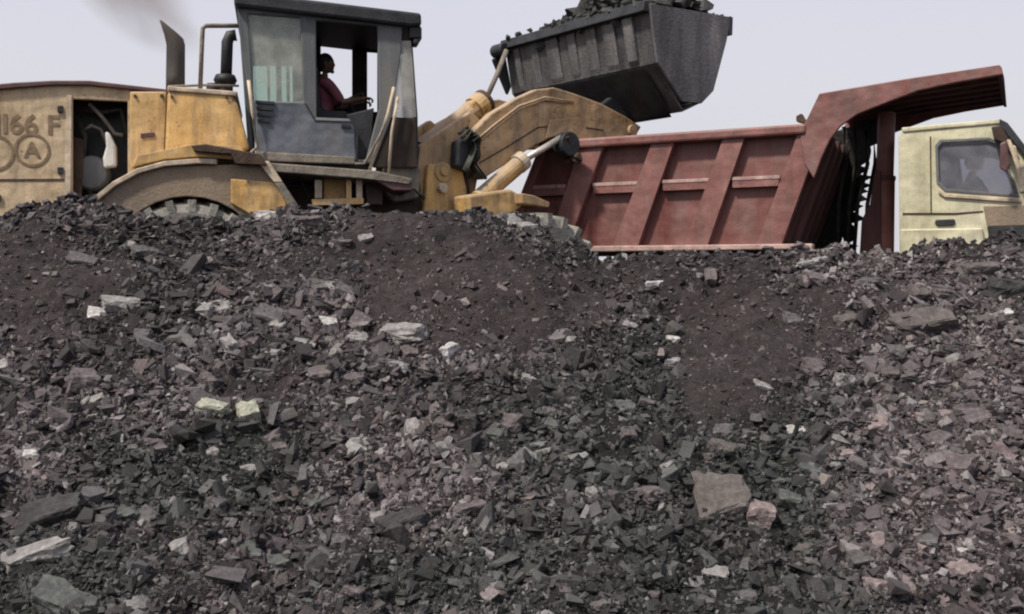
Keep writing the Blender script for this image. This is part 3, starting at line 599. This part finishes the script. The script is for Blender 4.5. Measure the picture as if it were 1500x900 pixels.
MB().lathe(F1.pt((330, 118), .95), [(.02, -.06), (.11, -.05), (.135, 0), (.11, .06), (.05, .075)], 20, 'z').build('intake_bowl', 'black', pc, F1, smooth=True)
MB().lathe(F1.pt((331, 137), .95), [(.08, -.06), (.08, .12)], 16, 'z').build('intake_neck', 'darkbrown', pc, F1, smooth=True)
# wheels
def wheel(c, r, wd, par, F, lug=22):
    c = Vector(c); h = wd / 2; rh = r - .045
    ty = MB().lathe(c, [(r * .56, -h * .72), (r * .62, -h * .95), (r * .82, -h), (rh * .97, -h * .88), (rh, -h * .7), (rh, h * .7), (rh * .97, h * .88), (r * .82, h), (r * .62, h * .95), (r * .56, h * .72), (r * .56, -h * .72)], 56)
    for k in range(lug):
        a = 2 * math.pi * k / lug
        for sg in (-1, 1):
            b = a + (math.pi / lug if sg > 0 else 0); q = []
            m4 = Matrix.Translation(c) @ Matrix.Rotation(b, 4, 'Y')
            vs_ = bmesh.ops.create_cube(ty.bm, size=1)['verts']
            for v in vs_:
                lx = v.co.x * .075; ly = sg * (h * .5 + v.co.y * h * 1.02); lz = rh - .02 + v.co.z * .13
                lx += (abs(ly) - h * .5) * .35; v.co = m4 @ Vector((lx, ly, lz if abs(ly) < h * .9 else lz - .02))
    t = ty.build('wheel', 'rubber', par, F)
    MB().lathe(c, [(.02, -h * .35), (r * .2, -h * .38), (r * .22, -h * .2), (r * .4, -h * .12), (r * .5, -h * .6), (r * .57, -h * .78), (r * .57, h * .75)], 40).build('rim', 'yellow', t, F, smooth=True)
    return t
wc = F1.pt((275, 409), .05); wheel((wc.x, .36, wc.z), .88, .62, LD, F1); wheel((wc.x, 2.34, wc.z), .88, .62, LD, F1)
MB().tube([(wc.x, .5, wc.z), (wc.x, 2.2, wc.z)], .17, 16).build('axle', 'darkbrown', LD, F1, smooth=True)

# ------------------------------------------------------------------ wheel loader, front half swung away from us
q = F1.M @ F1.pt((600, 300), 1.35)
F2 = Frame(Vector((q.x, q.y, .6)), R(38))
def P2(name, m, pts, y0, y1, par=LD, **k): return P(name, m, pts, y0, y1, par, F2, **k)
P2('loader_tower', 'boom', [(616, 214), (650, 190), (690, 164), (706, 178), (702, 250), (692, 305), (620, 307), (612, 245)], -.50, -.40)
P('loader_tower', 'boom', [(616, 214), (650, 190), (690, 164), (706, 178), (702, 250), (692, 305), (620, 307), (612, 245)], .40, .50, F=F2, plane=-.50)
tw = P2('front_frame', 'orange', [(628, 240), (676, 243), (684, 275), (690, 350), (618, 350), (624, 280)], -.58, -.51, bevel=.02)
MB().lathe(F2.pt((650, 252), -.60), [(.001, -.03), (.05, -.03), (.05, 0), (.12, 0), (.12, .02)], 20).build('pin', 'yellow', tw, F2, .006)
MB().lathe(F2.pt((647, 276), -.60), [(.001, -.05), (.06, -.05), (.06, .02)], 16).build('pin', 'cream', tw, F2, .006)
P2('frame_rib', 'darkbrown', [(681, 250), (685, 250), (690, 306), (684, 306)], -.56, -.51)
P2('front_chassis', 'darkbrown', [(600, 290), (760, 300), (770, 420), (600, 420)], -.4, .4, bevel=.03)
BOOM = [(690, 196), (720, 166), (757, 144), (786, 131), (812, 128), (842, 137), (880, 151), (916, 170), (940, 186), (932, 199), (885, 206), (845, 207), (815, 199), (782, 214), (742, 241), (706, 264), (694, 244)]
bo = P2('boom', 'boom', BOOM, -.66, -.52, bevel=.02)
P('boom', 'boom', BOOM, .52, .66, F=F2, plane=-.66, bevel=.02)
P('boom_box', 'boom', band([(706, 262), (742, 239), (782, 212), (815, 197), (845, 205)], -10), -.52, .52, par=bo, F=F2, plane=-.66, bevel=0)
c0 = F2.pt((800, 165), -.66); MB().tube([(c0.x, -.6, c0.z), (c0.x, .6, c0.z)], .17, 18).build('boom_crosstube', 'boom', bo, F2, smooth=True)
for p, r in (((926, 192), .08),): MB().lathe(F2.pt(p, -.67), [(.001, -.03), (r, -.03), (r, .02)], 20).build('pin', 'boom', bo, F2, .006)
a, b, c = F2.pt((700, 292), -.78), F2.pt((765, 236), -.78), F2.pt((824, 201), -.78)
lc = MB().tube([a, b], .105, 18).build('lift_cylinder', 'yellow', LD, F2, .01, False)
d = (b - a).normalized(); MB().tube([b - d * .09, b + d * .03], .128, 18).build('gland', 'cream', lc, F2, .01)
MB().tube([b, c], .042, 14).build('rod', 'chrome', lc, F2, smooth=True)
e = F2.pt((830, 212), -.78)
MB().lathe((e.x, -.78, e.z), [(.05, -.09), (.16, -.09), (.165, .1), (.05, .1)], 22).build('rod_eye', 'black', lc, F2, .02)
for k in range(5):
    MB().hull(e + Vector((random.uniform(-.12, .12), random.uniform(-.1, .1), random.uniform(-.2, .08))), .09, 14, 40 + k).build('grease_lump', 'darkbrown', lc, F2)
MB().tube([F2.pt((704, 292), .78), F2.pt((770, 236), .78)], .105, 18).build('lift_cylinder', 'yellow', LD, F2, .01)
for k in range(7):
    y_ = -.78 - .03 * (k % 3); o_ = k * 4
    T('hose', 'hose', [(672 + o_, 196 + (k % 3) * 6), (684 + o_ * .8, 186 + k * 3), (695 + o_ * .3, 215 + k * 2), (680 + o_ * .7, 248 - k), (688 + o_, 262)], y_, .022, F=F2)
P2('valve_block', 'black', [(672, 206), (700, 196), (706, 232), (690, 252), (670, 244)], -.74, -.56, bevel=.03)
a, b = F2.pt((616, 220), 0), F2.pt((698, 158), 0)
tc_ = MB().tube([a, b], .13, 18).build('tilt_cylinder', 'boom', LD, F2, .01)
d = (b - a).normalized(); MB().tube([b - d * .05, b + d * .12], .165, 18).build('gland', 'yellow', tc_, F2, .01)
MB().tube([b + d * .12, b + d * .18], .17, 18).build('seal_ring', 'darkbrown', tc_, F2, .01)
bk = P2('bellcrank', 'yellow', [(690, 150), (706, 138), (722, 142), (728, 158), (712, 172), (692, 170)], -.12, .10, bevel=.03)
T('tilt_link', 'deckgrey', [(710, 150), (727, 112), (742, 74)], .45, .035, F=F2)
for k in range(2): T('boom_pipe', 'boom', [(694, 214 - k * 5), (722, 190 - k * 5), (760, 160 - k * 4), (798, 146 - k * 3), (840, 152 - k * 2)], -.69, .016, F=F2, par=bo)
P2('boom_weld', 'darkbrown', band([(702, 238), (742, 215), (788, 186), (830, 182), (884, 190)], 2), -.667, -.655, par=bo, bevel=0)
P2('boom_gusset', 'boom', [(806, 176), (850, 172), (868, 204), (846, 207), (815, 199), (800, 203)], -.685, -.662, par=bo, bevel=.006)
P2('front_fender', 'yellow', [(686, 286), (748, 277), (764, 286), (768, 300), (752, 313), (720, 330), (690, 320)], -1.0, -.66, bevel=.03)
P2('fender_flap', 'boom', [(764, 283), (784, 287), (806, 297), (804, 304), (780, 300), (766, 298)], -1.15, -.8)
wf = F2.pt((800, 424), -1.3); wheel((wf.x, -1.0, wf.z), .95, .62, LD, F2); wheel((wf.x, 1.0, wf.z), .95, .62, LD, F2)
MB().tube([(wf.x, -.9, wf.z), (wf.x, .9, wf.z)], .17, 16).build('axle', 'darkbrown', LD, F2, smooth=True)
# bucket: plate shell with side plates, ribs and a spill guard
PB = [(950, 6), (961, 92), (1001, 164), (1026, 152), (1043, 134), (1062, 62), (1069, 26)]
LB = [F2.pt(p, -1.5) for p in PB]; LB = [(p.x, p.z) for p in LB]
def inset(pl, t):
    out = []
    for i_, p in enumerate(pl):
        a_ = pl[max(i_ - 1, 0)]; b_ = pl[min(i_ + 1, len(pl) - 1)]; dx, dz = b_[0] - a_[0], b_[1] - a_[1]; l = math.hypot(dx, dz); out.append((p[0] - dz / l * t, p[1] + dx / l * t))
    return out
bu = MB().prism(F2, LB + inset(LB, .04)[::-1], -1.48, 1.48, loc=True).build('bucket', 'bucket', LD, F2, .008)
SP = [LB[0], LB[1], (LB[1][0] * .1 + LB[2][0] * .9, LB[1][1] * .22 + LB[2][1] * .78), LB[3], LB[4], LB[5], LB[6]]
MB().prism(F2, SP, -1.53, -1.482, loc=True).build('side_plate', 'bucketside', bu, F2, .01); MB().prism(F2, SP, 1.482, 1.53, loc=True).build('side_plate', 'bucketside', bu, F2, .01)
(ax, az), (bx_, bz_) = LB[0], LB[1]; nrm = Vector((az - bz_, 0, bx_ - ax)).normalized(); nrm = -nrm if nrm.x > 0 else nrm
for k in range(7):
    y_ = -1.25 + k * .40; t0, t1 = .10, .97
    p0 = (ax + (bx_ - ax) * t0, az + (bz_ - az) * t0); p1 = (ax + (bx_ - ax) * t1, az + (bz_ - az) * t1); dd = random.uniform(.02, .055); u = (nrm.x * dd, nrm.z * dd)
    MB().prism(F2, [p0, p1, (p1[0] + u[0], p1[1] + u[1] + .06), (p0[0] + u[0], p0[1] + u[1] - .05)], y_ + random.uniform(-.05, .05), y_ + random.uniform(.14, .26), loc=True).build('back_rib', 'bucketside', bu, F2, .01)
MB().prism(F2, [(ax - .10, az - .10), (ax + .03, az - .10), (ax + .04, az + .05), (ax - .07, az + .04)], -1.5, 1.54, loc=True).build('spill_guard', 'black', bu, F2, .012)
(ex_, ez_) = LB[6]; MB().prism(F2, [(ex_ - .05, ez_ - .25), (ex_ + .005, ez_ - .25), (ex_ + .015, ez_ + .0), (ex_ - .04, ez_ + .01)], -1.545, 1.545, loc=True).build('cutting_edge', 'black', bu, F2, .01)
(cx_, cz_) = LB[2]; MB().prism(F2, [(bx_ - .02, bz_ - .04), (bx_ + .04, bz_ - .07), (cx_ + .0, cz_ - .05), (cx_ - .06, cz_ - .01)], -1.3, 1.3, loc=True).build('wear_plate', 'black', bu, F2, .01)
for y_ in (-.62, .5): MB().prism(F2, [(bx_ - .30, bz_ - .55), (bx_ + .04, bz_ - .32), (cx_ - .15, cz_ + .04), (cx_ - .1, cz_ + .0), (cx_ - .30, cz_ - .08)], y_, y_ + .1, loc=True).build('hinge', 'black', bu, F2, .02)
MB().tube([(ax - .12, 1.35, az - .12), (ax - .12, 1.62, az - .12)], .10, 16).build('hinge', 'black', bu, F2, .02)
MB().prism(F2, [(ax - .2, az - .25), (ax, az - .05), (bx_, bz_ + .1), (bx_ - .06, bz_ - .02)], 1.535, 1.6, loc=True).build('hinge', 'black', bu, F2, .02)
# coal in the bucket
cm = MB(); x0_, x1_ = ax + .05, ex_ - .05; gz = az - .06
for k in range(1300):
    u, v = random.uniform(0, 1), random.uniform(-1.42, 1.42); hmp = .62 * (1 - (2 * u - 1) ** 2) * (1 - (max(abs(v + .25), 0) / 1.5) ** 2)
    cm.hull((x0_ + u * (x1_ - x0_), v, gz - .05 + u * (ez_ - az) + max(hmp, -.05) + random.uniform(-.05, .04)), random.choice((.03, .04, .05, .06, .08, .1, .15)), 9, 900 + k, (1.2, 1, .8))
for k in range(70):
    v = random.uniform(-1.45, 1.45); cm.hull((ax + random.uniform(-.06, .06), v, az + random.uniform(-.02, .09)), random.uniform(.03, .09), 9, 2000 + k)
M['coal'] = mat('dark_coal', (.02, .021, .02), (.045, .046, .045), (.075, .08, .075), 5, .7, .5, fine=30)
tag(cm.build('coal_load', 'coal', None, F2), 'dark coal heaped over the rim of the raised bucket', 'coal', kind='stuff')

# ------------------------------------------------------------------ tipper truck
F3 = Frame(Vector((900 * 0 + (900 - 750) / FPX * 14.3, 14.3, .5)), R(-25))
TR = tag(empty('dump_truck', F3), 'red bodied tipper truck with pale yellow cab standing behind the heap on the right', 'truck')
def P3(name, m, pts, y0, y1, par=TR, **k): return P(name, m, pts, y0, y1, par, F3, **k)
SIDE = [(793, 210), (1176, 184), (1140, 366), (730, 368)]
bed = P3('bed', 'red', SIDE, .12, .17)
P('bed_side', 'red', SIDE, 2.28, 2.33, par=bed, F=F3, plane=.12)
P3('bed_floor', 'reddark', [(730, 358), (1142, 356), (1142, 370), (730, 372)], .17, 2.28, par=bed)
P3('tail_gate', 'red', [(785, 226), (793, 226), (738, 366), (730, 366)], .2, 2.26, par=bed)
for pts in ([(851, 208), (887, 206), (846, 322), (829, 364), (793, 364), (814, 322)], [(957, 203), (990, 201), (934, 362), (897, 362)], [(1061, 197), (1093, 195), (1036, 361), (1002, 361)], [(1172, 186), (1208, 184), (1144, 361), (1108, 361)], [(790, 214), (803, 213), (746, 364), (732, 364)]):
    P3('rib', 'redrib', pts, .0, .118, par=bed, bevel=.015)
for a, b in ((770, 828), (868, 936), (970, 1042), (1072, 1142)):
    f = lambda x: 274 - (x - 785) * .0427
    P3('mid_rail', 'redrib', [(a, f(a)), (b, f(b)), (b, f(b) + 14), (a, f(a) + 14)], .03, .118, par=bed, bevel=.02)
    P3('rail_highlight', 'rail', [(a, f(a) - 2), (b, f(b) - 2), (b, f(b) + 3), (a, f(a) + 3)], .022, .06, par=bed, bevel=.004)  # pale strip painting the light caught along the rail's top
P3('top_rail', 'redrib', [(788, 207), (1180, 181), (1180, 196), (788, 221)], -.05, .16, par=bed, bevel=.03)
P('top_rail', 'redrib', [(788, 207), (1180, 181), (1180, 196), (788, 221)], 2.25, 2.40, par=bed, F=F3, plane=-.05, bevel=.03)
P3('bottom_rail', 'rail', [(735, 362), (1190, 357), (1190, 365), (735, 371)], -.03, .14, par=bed, bevel=.015)
# canopy over the cab
SK = [(1176, 186), (1186, 166), (1200, 137), (1330, 115), (1465, 95), (1470, 109), (1400, 121), (1345, 133), (1300, 150), (1255, 168), (1231, 185), (1215, 206), (1203, 232), (1192, 262), (1178, 240), (1172, 205)]
can = P3('canopy', 'redcan', SK, -.02, .04, par=TR, bevel=.012)
P('canopy_skirt', 'redcan', SK, 2.34, 2.40, par=can, F=F3, plane=-.02)
P3('canopy_top', 'redcan', [(1200, 138), (1330, 116), (1465, 97), (1466, 104), (1331, 123), (1203, 146)], .04, 2.34, par=can, plane=-.02, bevel=0)
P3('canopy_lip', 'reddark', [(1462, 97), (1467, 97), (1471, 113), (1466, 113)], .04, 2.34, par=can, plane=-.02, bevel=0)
for k in range(5):
    y_ = .35 + k * .4
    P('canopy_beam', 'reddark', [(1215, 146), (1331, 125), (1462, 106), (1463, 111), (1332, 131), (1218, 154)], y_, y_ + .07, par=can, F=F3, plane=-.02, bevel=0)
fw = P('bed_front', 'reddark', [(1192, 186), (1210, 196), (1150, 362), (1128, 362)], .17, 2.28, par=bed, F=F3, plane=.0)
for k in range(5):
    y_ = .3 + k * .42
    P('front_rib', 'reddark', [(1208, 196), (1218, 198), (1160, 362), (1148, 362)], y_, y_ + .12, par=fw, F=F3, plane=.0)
P3('bracket', 'darkbrown', [(1166, 170), (1174, 166), (1178, 174), (1184, 176), (1182, 182), (1166, 178)], .3, .42, par=bed)
# hoist ram
hp = 1.15; h0, h1, h2 = F3.pt((1294, 420), hp), F3.pt((1296, 262), hp), F3.pt((1299, 165), hp)
ho = MB().tube([h0, h1], .125, 20).build('hoist_ram', 'redcan', TR, F3, .01)
MB().tube([h1, h2], .108, 20).build('ram_stage', 'redcan', ho, F3, .01)
MB().tube([h1 - Vector((0, 0, .03)), h1 + Vector((0, 0, .03))], .135, 20).build('collar', 'reddark', ho, F3, .008)
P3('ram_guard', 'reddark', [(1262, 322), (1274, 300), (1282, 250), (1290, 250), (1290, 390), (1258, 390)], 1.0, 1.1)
for k, (xa, xb) in enumerate([(1236, 1226), (1252, 1240), (1268, 1250), (1279, 1268), (1222, 1204), (1284, 1279)]):
    T('hanging_hose', 'hose', [(xa, 186), (xa + 3, 240), ((xa + xb) / 2 - 3, 300), (xb, 385)], 1.5 + .12 * k, .028, F=F3, par=TR)
# truck cab
WIN = [(1372, 214), (1378, 207), (1448, 204), (1462, 210), (1492, 287), (1385, 279), (1374, 268)]
tcab = P3('cab', 'truckyellow', [(1316, 200), (1322, 188), (1400, 182), (1462, 177), (1474, 182), (1512, 232), (1540, 300), (1545, 400), (1318, 400)], .10, .16, holes=[WIN], bevel=.02)
P3('roof', 'truckyellow', [(1320, 187), (1400, 180), (1466, 175), (1470, 181), (1400, 187), (1322, 194)], .08, 2.3, par=tcab, bevel=.015)
P('far_cab_side', 'truckyellow', [(1316, 200), (1322, 188), (1400, 182), (1462, 177), (1474, 182), (1512, 232), (1540, 300), (1545, 400), (1318, 400)], 2.2, 2.26, par=tcab, F=F3, plane=.10, holes=[WIN])
P('rear_cab_wall', 'truckyellow', [(1317, 194), (1324, 194), (1324, 400), (1318, 400)], .16, 2.2, par=tcab, F=F3, plane=.1)
P3('window_seal', 'cabgrey', [(1370, 214), (1377, 205), (1449, 202), (1463, 208), (1494, 289), (1384, 281), (1372, 269)], .088, .099, par=tcab, holes=[[(p[0] + (2 if p[0] < 1420 else -2), p[1] + (2 if p[1] < 240 else -2)) for p in WIN]], bevel=.004)
P3('window_glass', 'glass_truck', WIN, .125, .135, par=tcab, bevel=0)
P3('window_sill', 'cream', [(1376, 278), (1386, 284), (1496, 292), (1496, 297), (1384, 289), (1374, 282)], .07, .097, par=tcab, bevel=.006)
P3('door_seam', 'darkbrown', [(1322, 312), (1398, 312), (1440, 309), (1440, 311), (1398, 315), (1322, 315)], .094, .102, par=tcab, bevel=0)
P3('door_seam', 'darkbrown', [(1362, 200), (1364, 200), (1365, 315), (1363, 315)], .096, .102, par=tcab, bevel=0)
P3('door_handle', 'black', [(1371, 322), (1398, 321), (1400, 326), (1396, 331), (1374, 332), (1369, 327)], .075, .099, par=tcab, bevel=.01)
P3('step_box', 'liner', [(1440, 302), (1540, 300), (1545, 330), (1446, 332)], .06, .099, par=tcab, bevel=.02)
P3('step_well', 'black', [(1446, 332), (1545, 330), (1545, 360), (1450, 362)], .05, .099, par=tcab)
P3('fender', 'truckyellow', [(1318, 336), (1440, 334), (1446, 400), (1318, 400)], .05, .099, par=tcab, bevel=.03)
P('front_pillar', 'black', [(1464, 174), (1476, 180), (1516, 232), (1546, 300), (1538, 302), (1508, 238), (1464, 184)], .04, .20, par=tcab, F=F3, bevel=.01)
P('windshield', 'glass_truck', [(1474, 184), (1476, 184), (1540, 300), (1538, 300)], .2, 2.2, par=tcab, F=F3, plane=.1, bevel=0)
P('cab_front', 'truckyellow', [(1536, 302), (1545, 302), (1548, 400), (1538, 400)], .16, 2.2, par=tcab, F=F3, plane=.1)
P3('dash', 'black', [(1480, 285), (1536, 290), (1536, 330), (1480, 330)], .2, 2.2, par=tcab)
P3('seat', 'black', [(1385, 225), (1402, 222), (1412, 290), (1450, 296), (1450, 330), (1390, 330)], .75, 1.3, par=tcab, bevel=.05)
mi = P3('mirror', 'maroon', [(1465, 210), (1474, 206), (1480, 240), (1474, 252), (1464, 246)], -.22, -.14, bevel=.015)
P3('mirror_arm', 'cream', [(1474, 205), (1480, 204), (1506, 275), (1500, 280)], -.20, -.16, par=mi)
P3('mirror_arm', 'cream', [(1482, 212), (1488, 214), (1498, 262), (1492, 264)], -.14, -.10, par=mi)
P3('mirror_arm', 'darkbrown', [(1452, 186), (1466, 184), (1494, 232), (1488, 240), (1470, 210), (1456, 204)], -.1, .05, par=mi)
P3('mirror_head', 'deckgrey', [(1488, 246), (1504, 238), (1508, 280), (1494, 284)], -.22, -.12, par=mi, bevel=.02)
# chassis and wheels below the crest
P3('chassis', 'darkbrown', [(740, 385), (1560, 385), (1560, 420), (740, 420)], .7, 1.6)
for px_ in (830, 960, 1440):
    q = F3.pt((px_, 440), .2); cz = .52
    for y_ in (.30, 2.05): wheel((q.x, y_, cz), .52, .32, TR, F3, 18)
    MB().tube([(q.x, .3, cz), (q.x, 2.05, cz)], .1, 12).build('axle', 'darkbrown', TR, F3, smooth=True)
# torn sheeting
edge = []; yy = 196.
while yy < 372:
    cx_e = np.interp(yy, [190, 225, 300, 340, 380], [1300, 1274, 1262, 1254, 1244]); edge.append((cx_e + random.uniform(-2, 14), yy)); yy += random.uniform(3, 9)
    edge.append((cx_e - random.uniform(2, 14), yy)); yy += random.uniform(3, 12)
sh = MB().prism(F3, [(1214, 196), (1260, 182), (1312, 172), (1308, 188)] + edge + [(1236, 384), (1233, 346), (1227, 366), (1222, 384), (1160, 384), (1180, 300)], 1.85, 1.88)
bmesh.ops.triangulate(sh.bm, faces=sh.bm.faces); bmesh.ops.subdivide_edges(sh.bm, edges=sh.bm.edges, cuts=3, use_grid_fill=True)
for v in sh.bm.verts: v.co.y += .10 * float(vnoise(v.co.x, v.co.z * .4, 5, 3)) + .06 * float(vnoise(v.co.x, v.co.z, 14, 4)); v.co.x += .04 * float(vnoise(v.co.z, v.co.x, 9, 8))
tag(sh.build('sheeting', 'rubbish', None, F3), 'torn black sheeting hanging under the canopy between red bed and hoist ram', 'sheeting')

# ------------------------------------------------------------------ people: one skinned, remeshed body each
def person(F, base, scale, label, skin, shirt, facing=1):
    """base = hip point in F (local), figure seated looking along +x"""
    def chain_mesh(chains, vox, name):
        bm = bmesh.new(); sk = bm.verts.layers.skin.verify(); root = True; idx = {}
        def vert(p, r):
            nonlocal root
            key = tuple(round(c, 4) for c in p)
            if key in idx: return idx[key]
            v = bm.verts.new(p); rr = r if isinstance(r, tuple) else (r, r); v[sk].radius = rr; v[sk].use_root = root; root = False; idx[key] = v; return v
        for ch in chains:
            for (p, r), (p2, r2) in zip(ch, ch[1:]): bm.edges.new((vert(p, r), vert(p2, r2)))
        me_ = bpy.data.meshes.new('t'); bm.to_mesh(me_); bm.free(); o = bpy.data.objects.new('t', me_); COL.objects.link(o)
        s_ = o.modifiers.new('s', 'SKIN'); s_.use_smooth_shade = True; u_ = o.modifiers.new('u', 'SUBSURF'); u_.levels = 2
        bpy.context.view_layer.update(); dg = bpy.context.evaluated_depsgraph_get(); out = bpy.data.meshes.new_from_object(o.evaluated_get(dg)); bpy.data.objects.remove(o)
        return out
    def remesh(me_, vox):
        o = bpy.data.objects.new('t', me_); COL.objects.link(o); r_ = o.modifiers.new('r', 'REMESH'); r_.mode = 'VOXEL'; r_.voxel_size = vox; r_.use_smooth_shade = True; r_.use_remove_disconnected = False
        sm = o.modifiers.new('m', 'SMOOTH'); sm.iterations = 2; sm.factor = .4
        bpy.context.view_layer.update(); out = bpy.data.meshes.new_from_object(o.evaluated_get(bpy.context.evaluated_depsgraph_get())); bpy.data.objects.remove(o); return out
    hip = (.0, 0, .1); chest = (.045, 0, .45); neck = (.04, 0, .60)
    tors = [(hip, (.16, .12)), ((.04, 0, .26), (.15, .12)), (chest, (.17, .13)), ((.04, 0, .53), (.12, .09)), (neck, (.055, .055)), ((.045, 0, .67), (.055, .055))]
    arms, hands = [], []
    for s in (-1, 1):
        sh_ = (.05, s * .19, .53); el = (.24, s * .25, .28); wr = (.46, s * .17, .34)
        arms.append([((.04, 0, .53), (.12, .09)), (sh_, .062), ((.16, s * .23, .40), .052), (el, .043), ((.35, s * .215, .31), .038), (wr, .027)])
        pm = (.52, s * .155, .35); hands.append([(wr, .027), (pm, (.038, .02))])
        for k in range(4):
            yy = s * (.155 + (k - 1.5) * .021); ln = (.07, .08, .075, .06)[k]
            hands.append([(pm, (.038, .02)), ((.555, yy, .358), .0095), ((.555 + ln * .6, yy, .35), .009), ((.555 + ln * .8, yy, .32), .008), ((.555 + ln * .55, yy, .30), .007)])
        hands.append([(pm, (.038, .02)), ((.53, s * .115, .36), .011), ((.565, s * .10, .345), .0095), ((.585, s * .11, .325), .008)])
    legs = [[(hip, (.16, .12)), ((.06, s * .10, .06), .085), ((.28, s * .12, .08), .075), ((.46, s * .13, .08), .06), ((.50, s * .13, -.15), .05), ((.50, s * .13, -.34), .038), ((.62, s * .135, -.37), .034)] for s in (-1, 1)]
    body = chain_mesh([tors] + arms + hands + legs, .008, 'body')
    bm = bmesh.new(); bm.from_mesh(body)
    hc = Vector((.065, 0, .775))
    vs_ = bmesh.ops.create_uvsphere(bm, u_segments=24, v_segments=18, radius=1)['verts']
    for v in vs_:
        c = v.co.copy(); jaw = 1 - .22 * max(0, -c.z) ; v.co = hc + Vector((c.x * .098 * (1 if c.z > -.2 else 1.02), c.y * .076 * jaw, c.z * .118))
    def lump(p, r, sc_=(1, 1, 1)):
        for v in bmesh.ops.create_uvsphere(bm, u_segments=10, v_segments=8, radius=r)['verts']: v.co = hc + Vector(p) + Vector((v.co.x * sc_[0], v.co.y * sc_[1], v.co.z * sc_[2]))
    lump((.096, 0, -.012), .013, (1, .8, 1.7)); lump((.088, 0, -.055), .012, (.8, 1.6, .5)); lump((.072, 0, -.09), .026); lump((-.01, .078, -.005), .02, (1, .5, 1.5)); lump((-.01, -.078, -.005), .02, (1, .5, 1.5))
    lump((.085, .03, .02), .014, (.7, 1.2, .8)); lump((.085, -.03, .02), .014, (.7, 1.2, .8))
    bm.to_mesh(body); bm.free(); body = remesh(body, .006)
    bm = bmesh.new(); bm.from_mesh(body); seen = set(); isl = []
    for v in bm.verts:
        if v in seen: continue
        st_ = [v]; seen.add(v); cur = []
        while st_:
            a_ = st_.pop(); cur.append(a_)
            for e_ in a_.link_edges:
                b_ = e_.other_vert(a_)
                if b_ not in seen: seen.add(b_); st_.append(b_)
        isl.append(cur)
    isl.sort(key=len); bmesh.ops.delete(bm, geom=[v for c in isl[:-1] for v in c], context='VERTS'); bm.to_mesh(body); bm.free()
    cloth = remesh(chain_mesh([[(p, tuple(c * 1.10 + .006 for c in (r if isinstance(r, tuple) else (r, r)))) for p, r in tors[:4]]] + [[(p, tuple(c * 1.1 + .008 for c in (r if isinstance(r, tuple) else (r, r)))) for p, r in a_[:4]] for a_ in arms], .01, 'shirt'), .012)
    trou = remesh(chain_mesh([[(tors[0][0], (.172, .132)), ((.01, 0, .2), (.164, .124))]] + [[(p, tuple(c * 1.1 + .008 for c in (r if isinstance(r, tuple) else (r, r)))) for p, r in l_[:6]] for l_ in legs], .01, 'trousers'), .012)
    hb = bmesh.new()
    for v in bmesh.ops.create_uvsphere(hb, u_segments=24, v_segments=18, radius=1)['verts']:
        c = v.co.copy(); v.co = hc + Vector((c.x * .105 - .012, c.y * .083, c.z * .125 + .006))
    bmesh.ops.bisect_plane(hb, geom=hb.verts[:] + hb.edges[:] + hb.faces[:], plane_co=hc + Vector((.03, 0, .01)), plane_no=(.75, 0, -.65), clear_outer=True)
    hm = bpy.data.meshes.new('hair'); hb.to_mesh(hm); hb.free()
    Fp = Frame.__new__(Frame); Fp.M = F.M @ Matrix.Translation(base) @ Matrix.Scale(scale, 4) @ Matrix.Translation((0, 0, 0)); Fp.I = Fp.M.inverted()
    for me_ in (body, cloth, trou): me_.materials.clear()
    o = tag(link('person', body, skin, None, Fp, smooth=True), label, 'person')
    hair = link('hair', hm, 'hair', o, Fp, smooth=True); s2 = hair.modifiers.new('s', 'SOLIDIFY'); s2.thickness = .012
    link('shirt', cloth, shirt, o, Fp, smooth=True); link('trousers', trou, 'trousers', o, Fp, smooth=True)
    return o
hd = F1.pt((476, 92), 1.15); person(F1, Vector((hd.x - .05, 1.15, hd.z - .79)), 1.0, 'driver in a maroon shirt sitting in the open loader cab', 'skin', 'shirt')
hd = F3.pt((1428, 236), .85); person(F3, Vector((hd.x - .065, .85, hd.z - .78)), 1.0, 'driver in a pale blue shirt behind the window of the yellow cab', 'skin_pale', 'shirt_pale')

# ------------------------------------------------------------------ exhaust smoke
m = bpy.data.materials.new('thin_smoke'); m.use_nodes = True; N = m.node_tree.nodes; L = m.node_tree.links; N.remove(N['Principled BSDF'])
pv = N.new('ShaderNodeVolumePrincipled'); pv.inputs['Color'].default_value = (.44, .35, .31, 1)
tcn = N.new('ShaderNodeTexCoord'); ln = N.new('ShaderNodeVectorMath'); ln.operation = 'LENGTH'; L.new(tcn.outputs['Object'], ln.inputs[0])
fo = N.new('ShaderNodeMapRange'); fo.inputs[1].default_value = 1.0; fo.inputs[2].default_value = .2; L.new(ln.outputs['Value'], fo.inputs[0])
ns = N.new('ShaderNodeTexNoise'); ns.inputs['Scale'].default_value = 1.7; ns.inputs['Detail'].default_value = 4; L.new(tcn.outputs['Object'], ns.inputs['Vector'])
nr = N.new('ShaderNodeMapRange'); nr.inputs[1].default_value = .35; nr.inputs[2].default_value = .7; nr.inputs[4].default_value = 2.7; L.new(ns.outputs[0], nr.inputs[0])
mm = N.new('ShaderNodeMath'); mm.operation = 'MULTIPLY'; L.new(fo.outputs[0], mm.inputs[0]); L.new(nr.outputs[0], mm.inputs[1]); L.new(mm.outputs[0], pv.inputs['Density'])
L.new(pv.outputs[0], N['Material Output'].inputs['Volume'])
bm = bmesh.new(); bmesh.ops.create_icosphere(bm, subdivisions=3, radius=1); me = bpy.data.meshes.new('exhaust_smoke'); bm.to_mesh(me); bm.free(); me.materials.append(m)
q = F1.M @ F1.pt((196, -4), 1.25); o = bpy.data.objects.new('exhaust_smoke', me); COL.objects.link(o)
o.matrix_basis = Matrix.Translation(q) @ Matrix.Rotation(R(38), 4, 'Y') @ Matrix.Diagonal((1.05, .55, .50, 1))
tag(o, 'thin grey brown smoke drifting from the exhaust stack', 'smoke', kind='stuff')
